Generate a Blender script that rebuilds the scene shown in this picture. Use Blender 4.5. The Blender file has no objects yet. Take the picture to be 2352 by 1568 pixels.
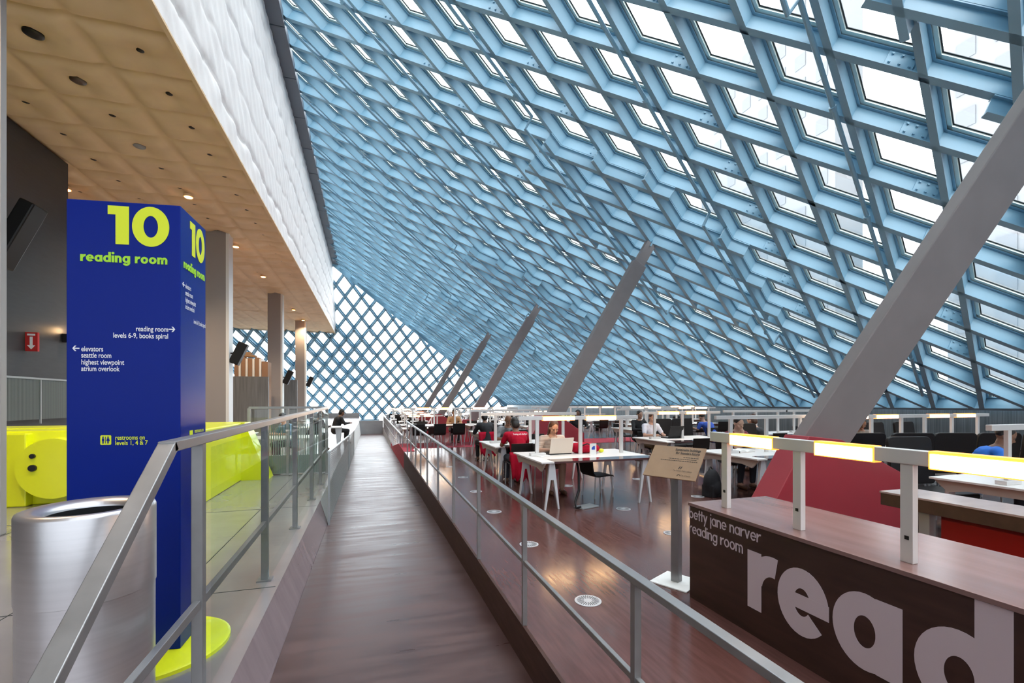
import bpy, bmesh, math, random
from mathutils import Vector, Matrix
random.seed(7)
C = bpy.context.scene.collection
SC = bpy.context.scene
PI = math.pi
EYE = 1.62

# ------------------------------------------------------------------ camera
TH = math.radians(17.428)
cam_d = bpy.data.cameras.new('camera')
cam = bpy.data.objects.new('camera', cam_d); C.objects.link(cam)
cam_d.sensor_width = 36.0; cam_d.lens = 36.0 * 1045 / 2352
cam_d.shift_y = 136 / 2352
cam_d.clip_start = 0.05; cam_d.clip_end = 600
cam.location = (0, 0, EYE)
cam.rotation_euler = (PI / 2, 0, -TH)
SC.camera = cam

# ------------------------------------------------------------------ world, exposure
w = bpy.data.worlds.new('overcast_sky'); SC.world = w; w.use_nodes = True
nt = w.node_tree; bg = nt.nodes['Background']
bg.inputs[0].default_value = (0.93, 0.97, 1.0, 1); bg.inputs[1].default_value = 3.4
SC.view_settings.view_transform = 'Standard'; SC.view_settings.look = 'None'
SC.view_settings.gamma = 1; SC.view_settings.use_curve_mapping = False
SC.view_settings.exposure = 1.33
SC.cycles.max_bounces = 6; SC.cycles.diffuse_bounces = 4; SC.cycles.glossy_bounces = 3
SC.cycles.transmission_bounces = 4; SC.cycles.transparent_max_bounces = 12
SC.cycles.sample_clamp_indirect = 8; SC.cycles.caustics_reflective = False; SC.cycles.caustics_refractive = False
SC.cycles.use_adaptive_sampling = True; SC.cycles.adaptive_threshold = 0.04

# ------------------------------------------------------------------ materials
MATS = {}
def mat(name, col, rough=0.5, metal=0.0, noise=0.0, nscale=(5, 5, 5), bump=0.0, bscale=None, spec=0.5, col2=None,
        emit=None, estr=0.0, rvar=0.0, coat=0.0):
    m = bpy.data.materials.new(name); m.use_nodes = True
    t = m.node_tree; b = t.nodes['Principled BSDF']
    b.inputs['Base Color'].default_value = (*col, 1); b.inputs['Roughness'].default_value = rough
    b.inputs['Metallic'].default_value = metal; b.inputs['Specular IOR Level'].default_value = spec
    if coat: b.inputs['Coat Weight'].default_value = coat; b.inputs['Coat Roughness'].default_value = 0.08
    if emit: b.inputs['Emission Color'].default_value = (*emit, 1); b.inputs['Emission Strength'].default_value = estr
    if noise or bump or col2 or rvar:
        tc = t.nodes.new('ShaderNodeTexCoord'); mp = t.nodes.new('ShaderNodeMapping')
        t.links.new(tc.outputs['Object'], mp.inputs[0]); mp.inputs['Scale'].default_value = nscale
        n = t.nodes.new('ShaderNodeTexNoise'); n.inputs['Scale'].default_value = 1; n.inputs['Detail'].default_value = 6
        t.links.new(mp.outputs[0], n.inputs['Vector'])
        if noise or col2:
            r = t.nodes.new('ShaderNodeValToRGB')
            c2 = col2 if col2 else tuple(min(1, c * (1 + noise)) for c in col)
            c1 = col if col2 else tuple(c * (1 - noise) for c in col)
            r.color_ramp.elements[0].position = 0.3; r.color_ramp.elements[1].position = 0.7
            r.color_ramp.elements[0].color = (*c1, 1); r.color_ramp.elements[1].color = (*c2, 1)
            t.links.new(n.outputs['Fac'], r.inputs[0]); t.links.new(r.outputs[0], b.inputs['Base Color'])
        if rvar:
            mr = t.nodes.new('ShaderNodeMapRange'); mr.inputs['From Min'].default_value = .3; mr.inputs['From Max'].default_value = .7
            mr.inputs['To Min'].default_value = rough - rvar; mr.inputs['To Max'].default_value = rough + rvar
            t.links.new(n.outputs['Fac'], mr.inputs[0]); t.links.new(mr.outputs[0], b.inputs['Roughness'])
        if bump:
            src = n
            if bscale:
                mp2 = t.nodes.new('ShaderNodeMapping'); mp2.inputs['Scale'].default_value = bscale
                t.links.new(tc.outputs['Object'], mp2.inputs[0])
                src = t.nodes.new('ShaderNodeTexNoise'); src.inputs['Scale'].default_value = 1; src.inputs['Detail'].default_value = 4
                t.links.new(mp2.outputs[0], src.inputs['Vector'])
            bp = t.nodes.new('ShaderNodeBump'); bp.inputs['Strength'].default_value = bump; bp.inputs['Distance'].default_value = 0.02
            t.links.new(src.outputs['Fac'], bp.inputs['Height']); t.links.new(bp.outputs[0], b.inputs['Normal'])
    MATS[name] = m
    return m

def glass_mat(name, tint, refl=0.08, rough=0.02, rmax=.6):
    m = bpy.data.materials.new(name); m.use_nodes = True; t = m.node_tree
    t.nodes.clear()
    o = t.nodes.new('ShaderNodeOutputMaterial'); mx = t.nodes.new('ShaderNodeMixShader')
    tr = t.nodes.new('ShaderNodeBsdfTransparent'); gl = t.nodes.new('ShaderNodeBsdfGlossy')
    tr.inputs[0].default_value = (*tint, 1); gl.inputs['Roughness'].default_value = rough
    lw = t.nodes.new('ShaderNodeLayerWeight'); lw.inputs['Blend'].default_value = 0.25
    mr = t.nodes.new('ShaderNodeMapRange'); mr.inputs['To Min'].default_value = refl; mr.inputs['To Max'].default_value = rmax
    t.links.new(lw.outputs['Fresnel'], mr.inputs[0]); t.links.new(mr.outputs[0], mx.inputs[0])
    t.links.new(tr.outputs[0], mx.inputs[1]); t.links.new(gl.outputs[0], mx.inputs[2]); t.links.new(mx.outputs[0], o.inputs[0])
    return m

def mesh_screen_mat(name, col, scale_u, axis, fill=0.5, col_b=None):
    """fine wire screen: thin wires with holes, wires run across `axis` (object coords)"""
    m = bpy.data.materials.new(name); m.use_nodes = True; t = m.node_tree
    b = t.nodes['Principled BSDF']; b.inputs['Base Color'].default_value = (*col, 1); b.inputs['Metallic'].default_value = .3
    b.inputs['Roughness'].default_value = .45
    tc = t.nodes.new('ShaderNodeTexCoord'); sp = t.nodes.new('ShaderNodeSeparateXYZ'); t.links.new(tc.outputs['Object'], sp.inputs[0])
    fr = t.nodes.new('ShaderNodeMath'); fr.operation = 'MULTIPLY'; fr.inputs[1].default_value = scale_u
    t.links.new(sp.outputs[axis], fr.inputs[0])
    f2 = t.nodes.new('ShaderNodeMath'); f2.operation = 'FRACT'; t.links.new(fr.outputs[0], f2.inputs[0])
    gt = t.nodes.new('ShaderNodeMath'); gt.operation = 'LESS_THAN'; gt.inputs[1].default_value = fill; t.links.new(f2.outputs[0], gt.inputs[0])
    t.links.new(gt.outputs[0], b.inputs['Alpha'])
    return m

M = {}
M['blue'] = mat('blue_painted_steel', (0.215, 0.395, 0.515), .45, noise=.05, nscale=(.6, .6, .6))
M['alu'] = mat('pale_aluminium', (.62, .70, .66), .35, .5)
M['gasket'] = mat('black_gasket', (.03, .04, .045), .6)
M['pane'] = glass_mat('window_glass', (.93, .96, .97), .04)
M['tinted'] = glass_mat('tinted_window_glass', (.24, .25, .26), .05)
M['glass'] = glass_mat('guard_glass', (.88, .95, .92), .05, .02, .28)
M['steel'] = mat('brushed_steel', (.27, .265, .27), .36, .6, noise=.07, nscale=(9, 9, 9), rvar=.04)
M['can'] = mat('satin_steel_can', (.62, .60, .62), .32, .85, noise=.04, nscale=(1, 1, 60), rvar=.03)
M['floor'] = mat('dark_red_wood_floor', (.088, .038, .033), .17, 0, col2=(.12, .052, .046), nscale=(30, 3, 1), bump=.012, bscale=(1.6, 5, 1), spec=.55, rvar=.05)
M['walk'] = mat('walkway_wood', (.060, .030, .028), .36, 0, col2=(.098, .053, .049), nscale=(1.2, 9, 1), bump=.022, bscale=(.5, 5, 1), spec=.42, rvar=.09)
M['kerb'] = mat('kerb_wood', (.045, .021, .017), .6, 0, spec=.2, col2=(.065, .033, .027), nscale=(4, 4, 25))
M['kerb2'] = mat('kerb_satin', (.30, .235, .25), .22, .35, noise=.1, nscale=(2, 9, 2))
M['metalfloor'] = mat('grey_metal_floor', (.40, .365, .37), .20, .45, noise=.08, nscale=(1.5, 1.5, 1), rvar=.04)
M['carpet'] = mat('red_carpet', (.33, .022, .045), .9, noise=.35, nscale=(40, 6, 10))
M['ceil'] = mat('quilted_fabric_warm_light', (.88, .64, .39), .75, noise=.05, nscale=(2, 2, 2), bump=.15, bscale=(10, 3, 3))  # whitish fabric; the warm light on it is put into this tan colour
M['fascia'] = mat('white_quilted_fabric', (.94, .88, .845), .7, noise=.03, nscale=(.4, .4, .4), bump=.9, bscale=(1, 2.2, .9))
M['dark'] = mat('dark_grey_panel', (.045, .045, .05), .45, noise=.1, nscale=(3, 3, 20))
M['ledge'] = mat('ledge_grey', (.10, .12, .15), .5)
M['warm'] = mat('brown_wall', (.30, .17, .10), .7)
M['column'] = mat('grey_painted_column', (.33, .30, .285), .5)
M['strut'] = mat('grey_fireproofed_steel', (.205, .182, .182), .5, noise=.05, nscale=(3, 3, 3))
M['strutred'] = mat('red_plinth', (.30, .022, .035), .45, noise=.04, nscale=(2, 2, 2))
M['white'] = mat('white_paint', (.82, .82, .80), .5)
M['bluesign'] = mat('blue_sign_paint', (.0005, .014, .21), .28, spec=.14)
M['sgreen'] = mat('yellow_green_vinyl', (.72, .80, .02), .45)
M['sgreen2'] = mat('green_vinyl', (.38, .72, .03), .45)
M['swhite'] = mat('white_vinyl', (.85, .85, .9), .45)
M['yellow'] = mat('acid_yellow_plastic', (.83, .86, .01), .35, emit=None, coat=.3)
M['black'] = mat('black_plastic', (.012, .012, .013), .42, spec=.3)
M['chair'] = mat('black_shell', (.012, .010, .010), .5, spec=.25)
M['greyleg'] = mat('grey_metal_leg', (.42, .45, .46), .35, .4)
M['table'] = mat('white_laminate', (.80, .77, .74), .35)
M['tleg'] = mat('white_powder_coat', (.72, .73, .74), .4)
M['apron'] = mat('beige_apron', (.46, .40, .35), .5)
M['inlay'] = mat('brown_inlay', (.10, .05, .05), .12, coat=.6)
M['lamp'] = mat('lamp_housing', (.72, .70, .68), .35, .3)
M['lit'] = mat('lit_tube', (1, .9, .75), .4, emit=(1, .62, .30), estr=10.0)
M['warmlit'] = mat('downlight_lens', (1, .8, .5), .4, emit=(1, .42, .12), estr=12.0)
M['desk'] = mat('desk_top_wood', (.20, .115, .105), .22, 0, col2=(.26, .155, .145), nscale=(8, 1.2, 8), spec=.6)
M['deskface'] = mat('desk_face_wood', (.030, .014, .011), .38, 0, col2=(.055, .026, .020), nscale=(3, 2, 14))
M['halftone'] = mat('grey_letter_print', (.60, .51, .56), .5)
M['guardm'] = mat('grey_mesh_wall', (.08, .115, .135), .5, .2, col2=(.20, .25, .275), nscale=(1, 34, .5))
M['amber'] = mat('amber_halo', (1, .4, .1), .4, emit=(1, .30, .03), estr=.9)  # orange halo of the lit tubes, put into an emissive colour
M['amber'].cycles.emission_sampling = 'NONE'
M['slab'] = mat('brown_counter', (.075, .045, .030), .4, noise=.2, nscale=(3, 10, 10))
M['slabtop'] = mat('counter_top', (.42, .33, .31), .25, noise=.08, nscale=(3, 8, 3))
M['redpanel'] = mat('red_front_panel', (.33, .012, .010), .4)
M['board'] = mat('brown_cardboard', (.30, .19, .11), .6, noise=.06, nscale=(8, 8, 8))
M['ink'] = mat('dark_ink', (.03, .02, .015), .6)
M['grate'] = mat('floor_grille', (.55, .55, .57), .35, .4)
M['grateh'] = mat('grille_slot', (.02, .02, .02), .7)
M['concrete'] = mat('grey_concrete', (.34, .34, .35), .6, noise=.1, nscale=(1, 1, 2))
M['partition'] = mat('grey_slatted_panel', (.16, .17, .175), .5, noise=.25, nscale=(14, 1, .6))
M['red'] = mat('red_fabric', (.42, .004, .026), .8, spec=.2)
M['sred'] = mat('fire_red', (.5, .02, .02), .5)
M['screenv'] = mesh_screen_mat('wire_mesh_vertical', (.26, .31, .31), 22, 0, .45)
M['screeny'] = mesh_screen_mat('wire_mesh_fine', (.17, .20, .19), 26, 1, .72)
M['screenz'] = mesh_screen_mat('wire_mesh_horizontal', (.19, .22, .215), 30, 2, .80)
M['tower'] = mat('pale_tower', (.155, .158, .163), .8, spec=.1)
M['tglass'] = mat('tower_glass', (.13, .134, .142), .8, spec=.1)
M['skin1'] = mat('skin_light', (.58, .33, .23), .5); M['skin2'] = mat('skin_brown', (.20, .095, .055), .45)
M['skin3'] = mat('skin_tan', (.42, .25, .18), .5)
M['hairb'] = mat('black_hair', (.012, .010, .009), .5, bump=.4, bscale=(60, 60, 6))
M['hairn'] = mat('brown_hair', (.07, .030, .016), .45, bump=.4, bscale=(60, 60, 6))
M['denim'] = mat('dark_trousers', (.03, .035, .05), .8)
M['khaki'] = mat('khaki_trousers', (.16, .115, .06), .8)
M['shoe'] = mat('brown_shoe', (.10, .045, .025), .5)
M['eye'] = mat('dark_eye', (.02, .012, .01), .3); M['lip'] = mat('lip', (.33, .11, .09), .5)
M['laptopb'] = mat('beige_laptop_lid', (.74, .63, .52), .4); M['paper'] = mat('paper', (.85, .84, .80), .7)

# ------------------------------------------------------------------ mesh helpers
class MB:
    def __init__(s): s.v = []; s.f = []
    def add(s, vs, fs):
        o = len(s.v); s.v += [tuple(v) for v in vs]; s.f += [tuple(o + i for i in f) for f in fs]; return s
    def box(s, x0, x1, y0, y1, z0, z1):
        vs = [(x, y, z) for x in (x0, x1) for y in (y0, y1) for z in (z0, z1)]
        return s.add(vs, [(0, 1, 3, 2), (4, 6, 7, 5), (0, 4, 5, 1), (2, 3, 7, 6), (0, 2, 6, 4), (1, 5, 7, 3)])
    def beam(s, p, q, side, up, hw, h0, h1):
        """box from p to q, +-hw along side, h0..h1 along up"""
        p = Vector(p); q = Vector(q)
        vs = [e + side * a + up * h for e in (p, q) for a in (-hw, hw) for h in (h0, h1)]
        return s.add(vs, [(0, 1, 3, 2), (4, 6, 7, 5), (0, 4, 5, 1), (2, 3, 7, 6), (0, 2, 6, 4), (1, 5, 7, 3)])
    def bar(s, p, q, wx, wz, up=Vector((0, 0, 1))):
        p = Vector(p); q = Vector(q); d = (q - p).normalized(); side = d.cross(up).normalized(); u = side.cross(d).normalized()
        return s.beam(p, q, side, u, wx / 2, -wz / 2, wz / 2)
    def tube(s, pts, r, n=8, cap=True):
        pts = [Vector(p) for p in pts]; rr = r if isinstance(r, (list, tuple)) else [r] * len(pts)
        o = len(s.v); ref = Vector((0, 0, 1))
        for i, p in enumerate(pts):
            d = (pts[min(i + 1, len(pts) - 1)] - pts[max(i - 1, 0)]).normalized()
            a = d.cross(ref)
            if a.length < 1e-3: a = d.cross(Vector((1, 0, 0)))
            a.normalize(); b = d.cross(a).normalized()
            for k in range(n):
                t = 2 * PI * k / n
                s.v.append(tuple(p + (a * math.cos(t) + b * math.sin(t)) * rr[i]))
        for i in range(len(pts) - 1):
            for k in range(n):
                s.f.append((o + i * n + k, o + i * n + (k + 1) % n, o + (i + 1) * n + (k + 1) % n, o + (i + 1) * n + k))
        if cap:
            s.f.append(tuple(o + k for k in range(n))[::-1]); s.f.append(tuple(o + (len(pts) - 1) * n + k for k in range(n)))
        return s
    def lathe(s, prof, n=32, c=(0, 0, 0), cap=True):
        o = len(s.v)
        for r, z in prof:
            for k in range(n):
                t = 2 * PI * k / n; s.v.append((c[0] + r * math.cos(t), c[1] + r * math.sin(t), c[2] + z))
        for i in range(len(prof) - 1):
            for k in range(n):
                s.f.append((o + i * n + k, o + i * n + (k + 1) % n, o + (i + 1) * n + (k + 1) % n, o + (i + 1) * n + k))
        if cap:
            s.f.append(tuple(o + k for k in range(n))[::-1]); s.f.append(tuple(o + (len(prof) - 1) * n + k for k in range(n)))
        return s
    def prism(s, poly, fn):
        """poly: list of 2D points; fn(pt, side) -> 3D for side 0/1"""
        n = len(poly); vs = [fn(p, 0) for p in poly] + [fn(p, 1) for p in poly]
        fs = [tuple(range(n))[::-1], tuple(range(n, 2 * n))] + [(i, (i + 1) % n, n + (i + 1) % n, n + i) for i in range(n)]
        return s.add(vs, fs)
    def ball(s, c, r, n=12):
        rx, ry, rz = r if isinstance(r, (tuple, list)) else (r, r, r); o = len(s.v); m = n // 2 + 2
        for i in range(m + 1):
            p = PI * i / m
            for k in range(n):
                t = 2 * PI * k / n
                s.v.append((c[0] + rx * math.sin(p) * math.cos(t), c[1] + ry * math.sin(p) * math.sin(t), c[2] + rz * math.cos(p)))
        for i in range(m):
            for k in range(n):
                s.f.append((o + i * n + k, o + (i + 1) * n + k, o + (i + 1) * n + (k + 1) % n, o + i * n + (k + 1) % n))
        return s
    def cone(s, p, q, r0, r1, n=10):
        """tapered capsule"""
        p = Vector(p); q = Vector(q); d = q - p; L = d.length or 1e-4; d = d / L
        pts = [p - d * r0 * .95, p - d * r0 * .6, p, q, q + d * r1 * .6, q + d * r1 * .95]
        return s.tube(pts, [r0 * .3, r0 * .8, r0, r1, r1 * .8, r1 * .3], n)
    def mesh(s, name):
        me = bpy.data.meshes.new(name); me.from_pydata(s.v, [], s.f)
        bm = bmesh.new(); bm.from_mesh(me); bmesh.ops.recalc_face_normals(bm, faces=bm.faces); bm.to_mesh(me); bm.free()
        return me
    def build(s, name, m, parent=None, loc=None, rot=None, bevel=0, smooth=False, auto=None):
        me = s.mesh(name); me.materials.append(m)
        o = bpy.data.objects.new(name, me); C.objects.link(o)
        if parent: o.parent = parent
        if loc: o.location = loc
        if rot: o.rotation_euler = rot
        if smooth:
            me.polygons.foreach_set('use_smooth', [True] * len(me.polygons))
            if auto: me.set_sharp_from_angle(angle=math.radians(auto))
        if bevel:
            b = o.modifiers.new('bevel', 'BEVEL'); b.width = bevel; b.segments = 2; b.limit_method = 'ANGLE'; b.harden_normals = False
        return o

def tag(o, label=None, cat=None, group=None, kind=None):
    if label: o['label'] = label
    if cat: o['category'] = cat
    if group: o['group'] = group
    if kind: o['kind'] = kind
    return o
def thing(name, label, cat, loc=(0, 0, 0), rz=0, group=None):
    o = bpy.data.objects.new(name, None); C.objects.link(o); o.empty_display_size = .1
    o.location = loc; o.rotation_euler = (0, 0, rz); return tag(o, label, cat, group)
def struct(o): o['kind'] = 'structure'; return o
def S_empty(name):
    o = bpy.data.objects.new(name, None); C.objects.link(o); return struct(o)
def kids(o): return CH.get(o.name, [])
CH = {}
def dup(src, loc, rz=0, label=None, group=None):
    """copy a thing with its parts and sub-parts"""
    def cp(o, par):
        c = o.copy(); C.objects.link(c); c.parent = par
        for ch in KIDS[o.name]: 
            cp(ch, c)
        return c
    r = cp(src, None); r.location = loc; r.rotation_euler = (0, 0, rz)
    if label: r['label'] = label
    if group: r['group'] = group
    return r
KIDS = {}
def note(o):
    """remember the children of a prototype"""
    for x in [o] + list(o.children_recursive): KIDS[x.name] = list(x.children)
    return o

# ------------------------------------------------------------------ lettering
def ring(mb, cx, cy, Rx, Ry, w, a0, a1, h, P, n=40):
    a0 = math.radians(a0); a1 = math.radians(a1); k = max(3, int(n * abs(a1 - a0) / (2 * PI)))
    vs = []; fs = []
    for i in range(k + 1):
        t = a0 + (a1 - a0) * i / k; c, s_ = math.cos(t), math.sin(t)
        for (rx, ry) in ((Rx, Ry), (Rx - w[0], Ry - w[1])):
            for d in (0, h): vs.append(P(cx + rx * c, cy + ry * s_, d))
    for i in range(k):
        a = 4 * i; b = a + 4
        fs += [(a + 1, b + 1, b + 3, a + 3), (a, b, b + 1, a + 1), (a + 2, a + 3, b + 3, b + 2)]
    fs += [(0, 1, 3, 2), (4 * k, 4 * k + 2, 4 * k + 3, 4 * k + 1)]
    mb.add(vs, fs)
def poly(mb, pts, h, P):
    mb.prism(pts, lambda p, s_: P(p[0], p[1], h * s_))
def glyphs(text, P, xh=1.0, w=.27, track=.10, bold_asc=1.55, h=.004):
    """round geometric lower-case lettering; returns mesh builder. P(x, y, depth)"""
    mb = MB(); x = 0.0; asc = bold_asc; R = .5; k = 0
    for ch in text:
        hh = h + .0004 * (k % 3); h2 = hh + .0005; k += 1
        def bar_(x0, y0, x1, y1, e=0): poly(mb, [(x + x0, y0), (x + x1, y0), (x + x1, y1), (x + x0, y1)], h2 + e, P)
        def rg(cx, cy, rx, ry, a0=0, a1=360): ring(mb, x + cx, cy, rx, ry, (w, w * .9), a0, a1, hh, P)
        adv = 1.0
        if ch == ' ': adv = .45
        elif ch in 'adgqbpo':
            rg(.5, .5, .5, .52)
            if ch in 'ad': bar_(1.0 - w, 0, 1.0 + .02, 1.0 if ch == 'a' else asc)
            if ch == 'b': bar_(-.02, 0, w, asc)
            if ch == 'g':
                bar_(1.0 - w, .0, 1.02, 1.0); ring(mb, x + .52, 0, .5, .45, (w, w * .9), 200, 360, hh, P)
            if ch == 'p': bar_(-.02, -.5, w, 1.0)
            adv = 1.02
        elif ch == 'c': rg(.5, .5, .5, .52, 45, 315); adv = .85
        elif ch == 'e': rg(.5, .5, .5, .52, 0, 318); bar_(w * .5, .5 - w * .33, 1.0 - .0, .5 + w * .33); adv = 1.0
        elif ch == 'r': bar_(0, 0, w, 1.0); ring(mb, x + .60, .40, .59, .62, (w, w), 78, 168, hh, P); adv = .66
        elif ch in 'nh':
            bar_(0, 0, w, 1.0 if ch == 'n' else asc); ring(mb, x + .44, .56, .44, .46, (w, w * .9), 0, 180, hh, P); bar_(.88 - w, 0, .88, .57); adv = .88
        elif ch == 'm':
            bar_(0, 0, w, 1.0); adv = 1.42
            for cx in (.41, .41 + .55):
                ring(mb, x + cx, .56, .41, .46, (w * .95, w * .9), 0, 180, hh, P); bar_(cx + .41 - w * .95, 0, cx + .41, .57)
        elif ch in 'ij':
            bar_(0, 0 if ch == 'i' else -.45, w, 1.0); rr = w * .56
            poly(mb, [(x + w / 2 + rr * math.cos(t * PI / 6), 1.36 + rr * math.sin(t * PI / 6)) for t in range(12)], hh, P); adv = w
        elif ch == 'l': bar_(0, 0, w, asc); adv = w
        elif ch == 't': bar_(.14, 0, .14 + w, 1.4); bar_(0, .78, .28 + w, 1.0, .0003); adv = w + .28
        elif ch in 'vyw':
            a = w * 1.05
            poly(mb, [(x, 1), (x + a, 1), (x + .45 + a / 2, 0), (x + .45 - a / 2 + .02, 0)], hh, P)
            q = .0 if ch == 'v' else -.5
            e = .2 if ch == 'y' else 0
            poly(mb, [(x + .9 - a + .02, 1), (x + .92, 1), (x + .45 + a / 2 - e, q), (x + .45 - a / 2 - e, q)], h2, P); adv = .92
        elif ch == '1':
            poly(mb, [(x, 1.5), (x, 1.16), (x + .27, 1.16), (x + .27, 0), (x + .74, 0), (x + .74, 1.5)], hh, P); adv = .90
        elif ch == '0':
            ring(mb, x + .66, .75, .66, .79, (.40, .36), 0, 360, hh, P, 64); adv = 1.3
        x += adv + track
    mb.width = x - track
    return mb
def plane_fn(origin, right, up, nrm, sx, sy):
    o = Vector(origin); r = Vector(right).normalized(); u = Vector(up).normalized(); n = Vector(nrm).normalized()
    return lambda x, y, d: o + r * (x * sx) + u * (y * sy) + n * (d + .0008)
def small_text(s, origin, right, up, nrm, size, name, m, parent, width=None, align='LEFT', bold=.012, line=1.0):
    cu = bpy.data.curves.new('t', 'FONT'); cu.body = s; cu.size = 1; cu.offset = bold; cu.align_x = align; cu.extrude = 0; cu.space_line = line
    ob = bpy.data.objects.new('t', cu); C.objects.link(ob)
    dg = bpy.context.evaluated_depsgraph_get(); me = bpy.data.meshes.new_from_object(ob.evaluated_get(dg))
    bpy.data.objects.remove(ob); bpy.data.curves.remove(cu)
    xs = [v.co.x for v in me.vertices] or [0, 1]
    sx = size if width is None else width / (max(xs) - min(xs))
    r = Vector(right).normalized(); u = Vector(up).normalized(); n = Vector(nrm).normalized(); o = Vector(origin)
    for v in me.vertices: v.co = o + r * (v.co.x * sx) + u * (v.co.y * size) + n * .0025
    me.materials.clear(); me.materials.append(m)
    ob = bpy.data.objects.new(name, me); C.objects.link(ob); ob.parent = parent
    return ob

# ================================================================== SLOPED GLASS WALLS (diagrid)
OFF = Vector((0, 0, EYE))
P0 = Vector((5.0893, 7.0, 7.0565)) + OFF; A_ = Vector((1.0575, .4398, -.6749)); B_ = Vector((1.0686, -.7079, -.6681))
NR = A_.cross(B_).normalized(); NR = NR if NR.z > 0 else -NR
Q0 = Vector((-2.0861, 42.1823, 10.9245)) + OFF; QA = Vector((.7112, .7937, -.7978)); QB = Vector((-.7210, .8246, -.8328))
NB = QA.cross(QB).normalized(); NB = NB if NB.z > 0 else -NB
dR = NR.dot(P0); dB = NB.dot(Q0)
def clipline(p, d, lo, hi, planes):
    """clip p + t d to half spaces (n, c): n.x <= c"""
    for n, c in planes:
        a = n.dot(d); b = c - n.dot(p)
        if abs(a) < 1e-9:
            if b < 0: return None
            continue
        t = b / a
        if a > 0: hi = min(hi, t)
        else: lo = max(lo, t)
    return (lo, hi) if hi - lo > .05 else None
def ibeam(mb_f, mb_w, p, q, n, depth, off=0.0, fw=.056, ft=.012):
    d = (q - p).normalized(); side = d.cross(n).normalized(); p = p + n * off; q = q + n * off
    mb_f.beam(p, q, side, n, fw, 0, .024); mb_f.beam(p, q, side, n, fw, depth - .024, depth)
    mb_f.beam(p, q, side, n, .014, .024, depth - .024)
win = S_empty('window_1')
fr = MB(); fr2 = MB(); mul = MB(); gas = MB()
clipsR = [(Vector((0, -1, 0)), 6.0), (NB, dB - .1)]
segsR = []
for fam in (0, 1):
    D, E_ = (A_, B_) if fam == 0 else (B_, A_)
    for k in range(-80, 90):
        p = P0 + E_ * k
        c = clipline(p, D, -7.45 - k, 10.85 - k, clipsR)
        if not c: continue
        a, b = p + D * c[0], p + D * c[1]
        segsR.append((a, b))
        ibeam(fr, fr, a, b, NR, .38)
        d = (b - a).normalized(); side = d.cross(NR).normalized()
        mul.beam(a, b, side, NR, .118, .385, .425)
        gas.beam(a, b, side, NR, .138, .425, .437)
# bottom and top edge members
def ledge_pt(mm, y):      # point on the inner plane at lattice row mm and given Y
    base = P0 + (A_ + B_) * (mm / 2); dd = (A_ - B_); return base + dd * ((y - base.y) / dd.y)
for mm in (10.85, -7.45):
    a = ledge_pt(mm, -6); y1 = 60
    c = clipline(a, (ledge_pt(mm, 10) - a), 0, 100, clipsR); b = a + (ledge_pt(mm, 10) - a) * c[1]
    ibeam(fr, fr, a, b, NR, .38)
hip_a = ledge_pt(-7.45, 0); dd = A_ - B_
c = clipline(hip_a, dd, -100, 100, [(NB, dB)]); hipT = hip_a + dd * c[1]
hb = ledge_pt(10.85, 0); c = clipline(hb, dd, -100, 100, [(NB, dB)]); hipB = hb + dd * c[1]
fr.bar(hipT, hipB, .22, .5, NR)
fr.build('diamond_frame', M['blue'], win)
mul.build('glazing_bar', M['alu'], win); gas.build('gasket', M['gasket'], win)
g = MB(); t0, t1, t2, t3 = ledge_pt(-7.6, -6) + NR * .431, hipT + NR * .431, hipB + NR * .431, ledge_pt(10.9, -6) + NR * .431
g.add([t0, t1, t2, t3], [(0, 1, 2, 3)]).build('window_pane', M['pane'], win)
# second, deeper layer around each strut head
for k in range(-1, 5):
    ci, cj = 6 + 8 * k, -3 - 8 * k
    nodes = []
    for i in range(ci - 5, ci + 6):
        for j in range(cj - 5, cj + 6):
            m_ = i + j - 3; d_ = (i - j) - (ci - cj)
            if abs(m_) <= 3.6 and abs(d_) <= 3.2 and abs(m_) + abs(d_) <= 5.2: nodes.append((i, j))
    for key, fam in ((0, 1), (1, 0)):
        rows = {}
        for nd in nodes: rows.setdefault(nd[fam], []).append(nd[key])
        for c_, vals in rows.items():
            lo, hi = min(vals) - .33, max(vals) + .33
            a = P0 + (A_ * lo + B_ * c_ if key == 0 else A_ * c_ + B_ * lo); b = P0 + (A_ * hi + B_ * c_ if key == 0 else A_ * c_ + B_ * hi)
            if a.y < -5 or NB.dot(b) > dB - .5 or NB.dot(a) > dB - .5: continue
            ibeam(fr2, fr2, a, b, NR, .36, -.37)
fr2.build('deep_frame', M['blue'], win)
# splice plates with bolts
sp = MB(); bo = MB()
for i in range(-6, 11):
    for j in range(-18, 6, 3):
        c0 = P0 + A_ * i + B_ * (j - .29); 
        if not (-7.2 < i + j < 10.6) or (c0 - Vector((0, 0, EYE))).length > 17 or c0.y < 0: continue
        d = B_.normalized(); side = d.cross(NR).normalized()
        if (Vector((0, 0, EYE)) - c0).dot(side) < 0: side = -side
        q = c0 + side * .022
        sp.beam(q - d * .21, q + d * .21, NR, side, .15, -.008, .006) if False else sp.beam(q - d * .21, q + d * .21, side, NR, .008, .04, .34)
        for a in (-.15, 0, .15):
            for b in (.10, .28):
                e = q + d * a + NR * b
                bo.tube([e, e + side * .03], .022, 6)
sp.build('splice_plate', M['blue'], win); bo.build('bolt_heads', M['blue'], win)['kind'] = 'stuff'

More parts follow.
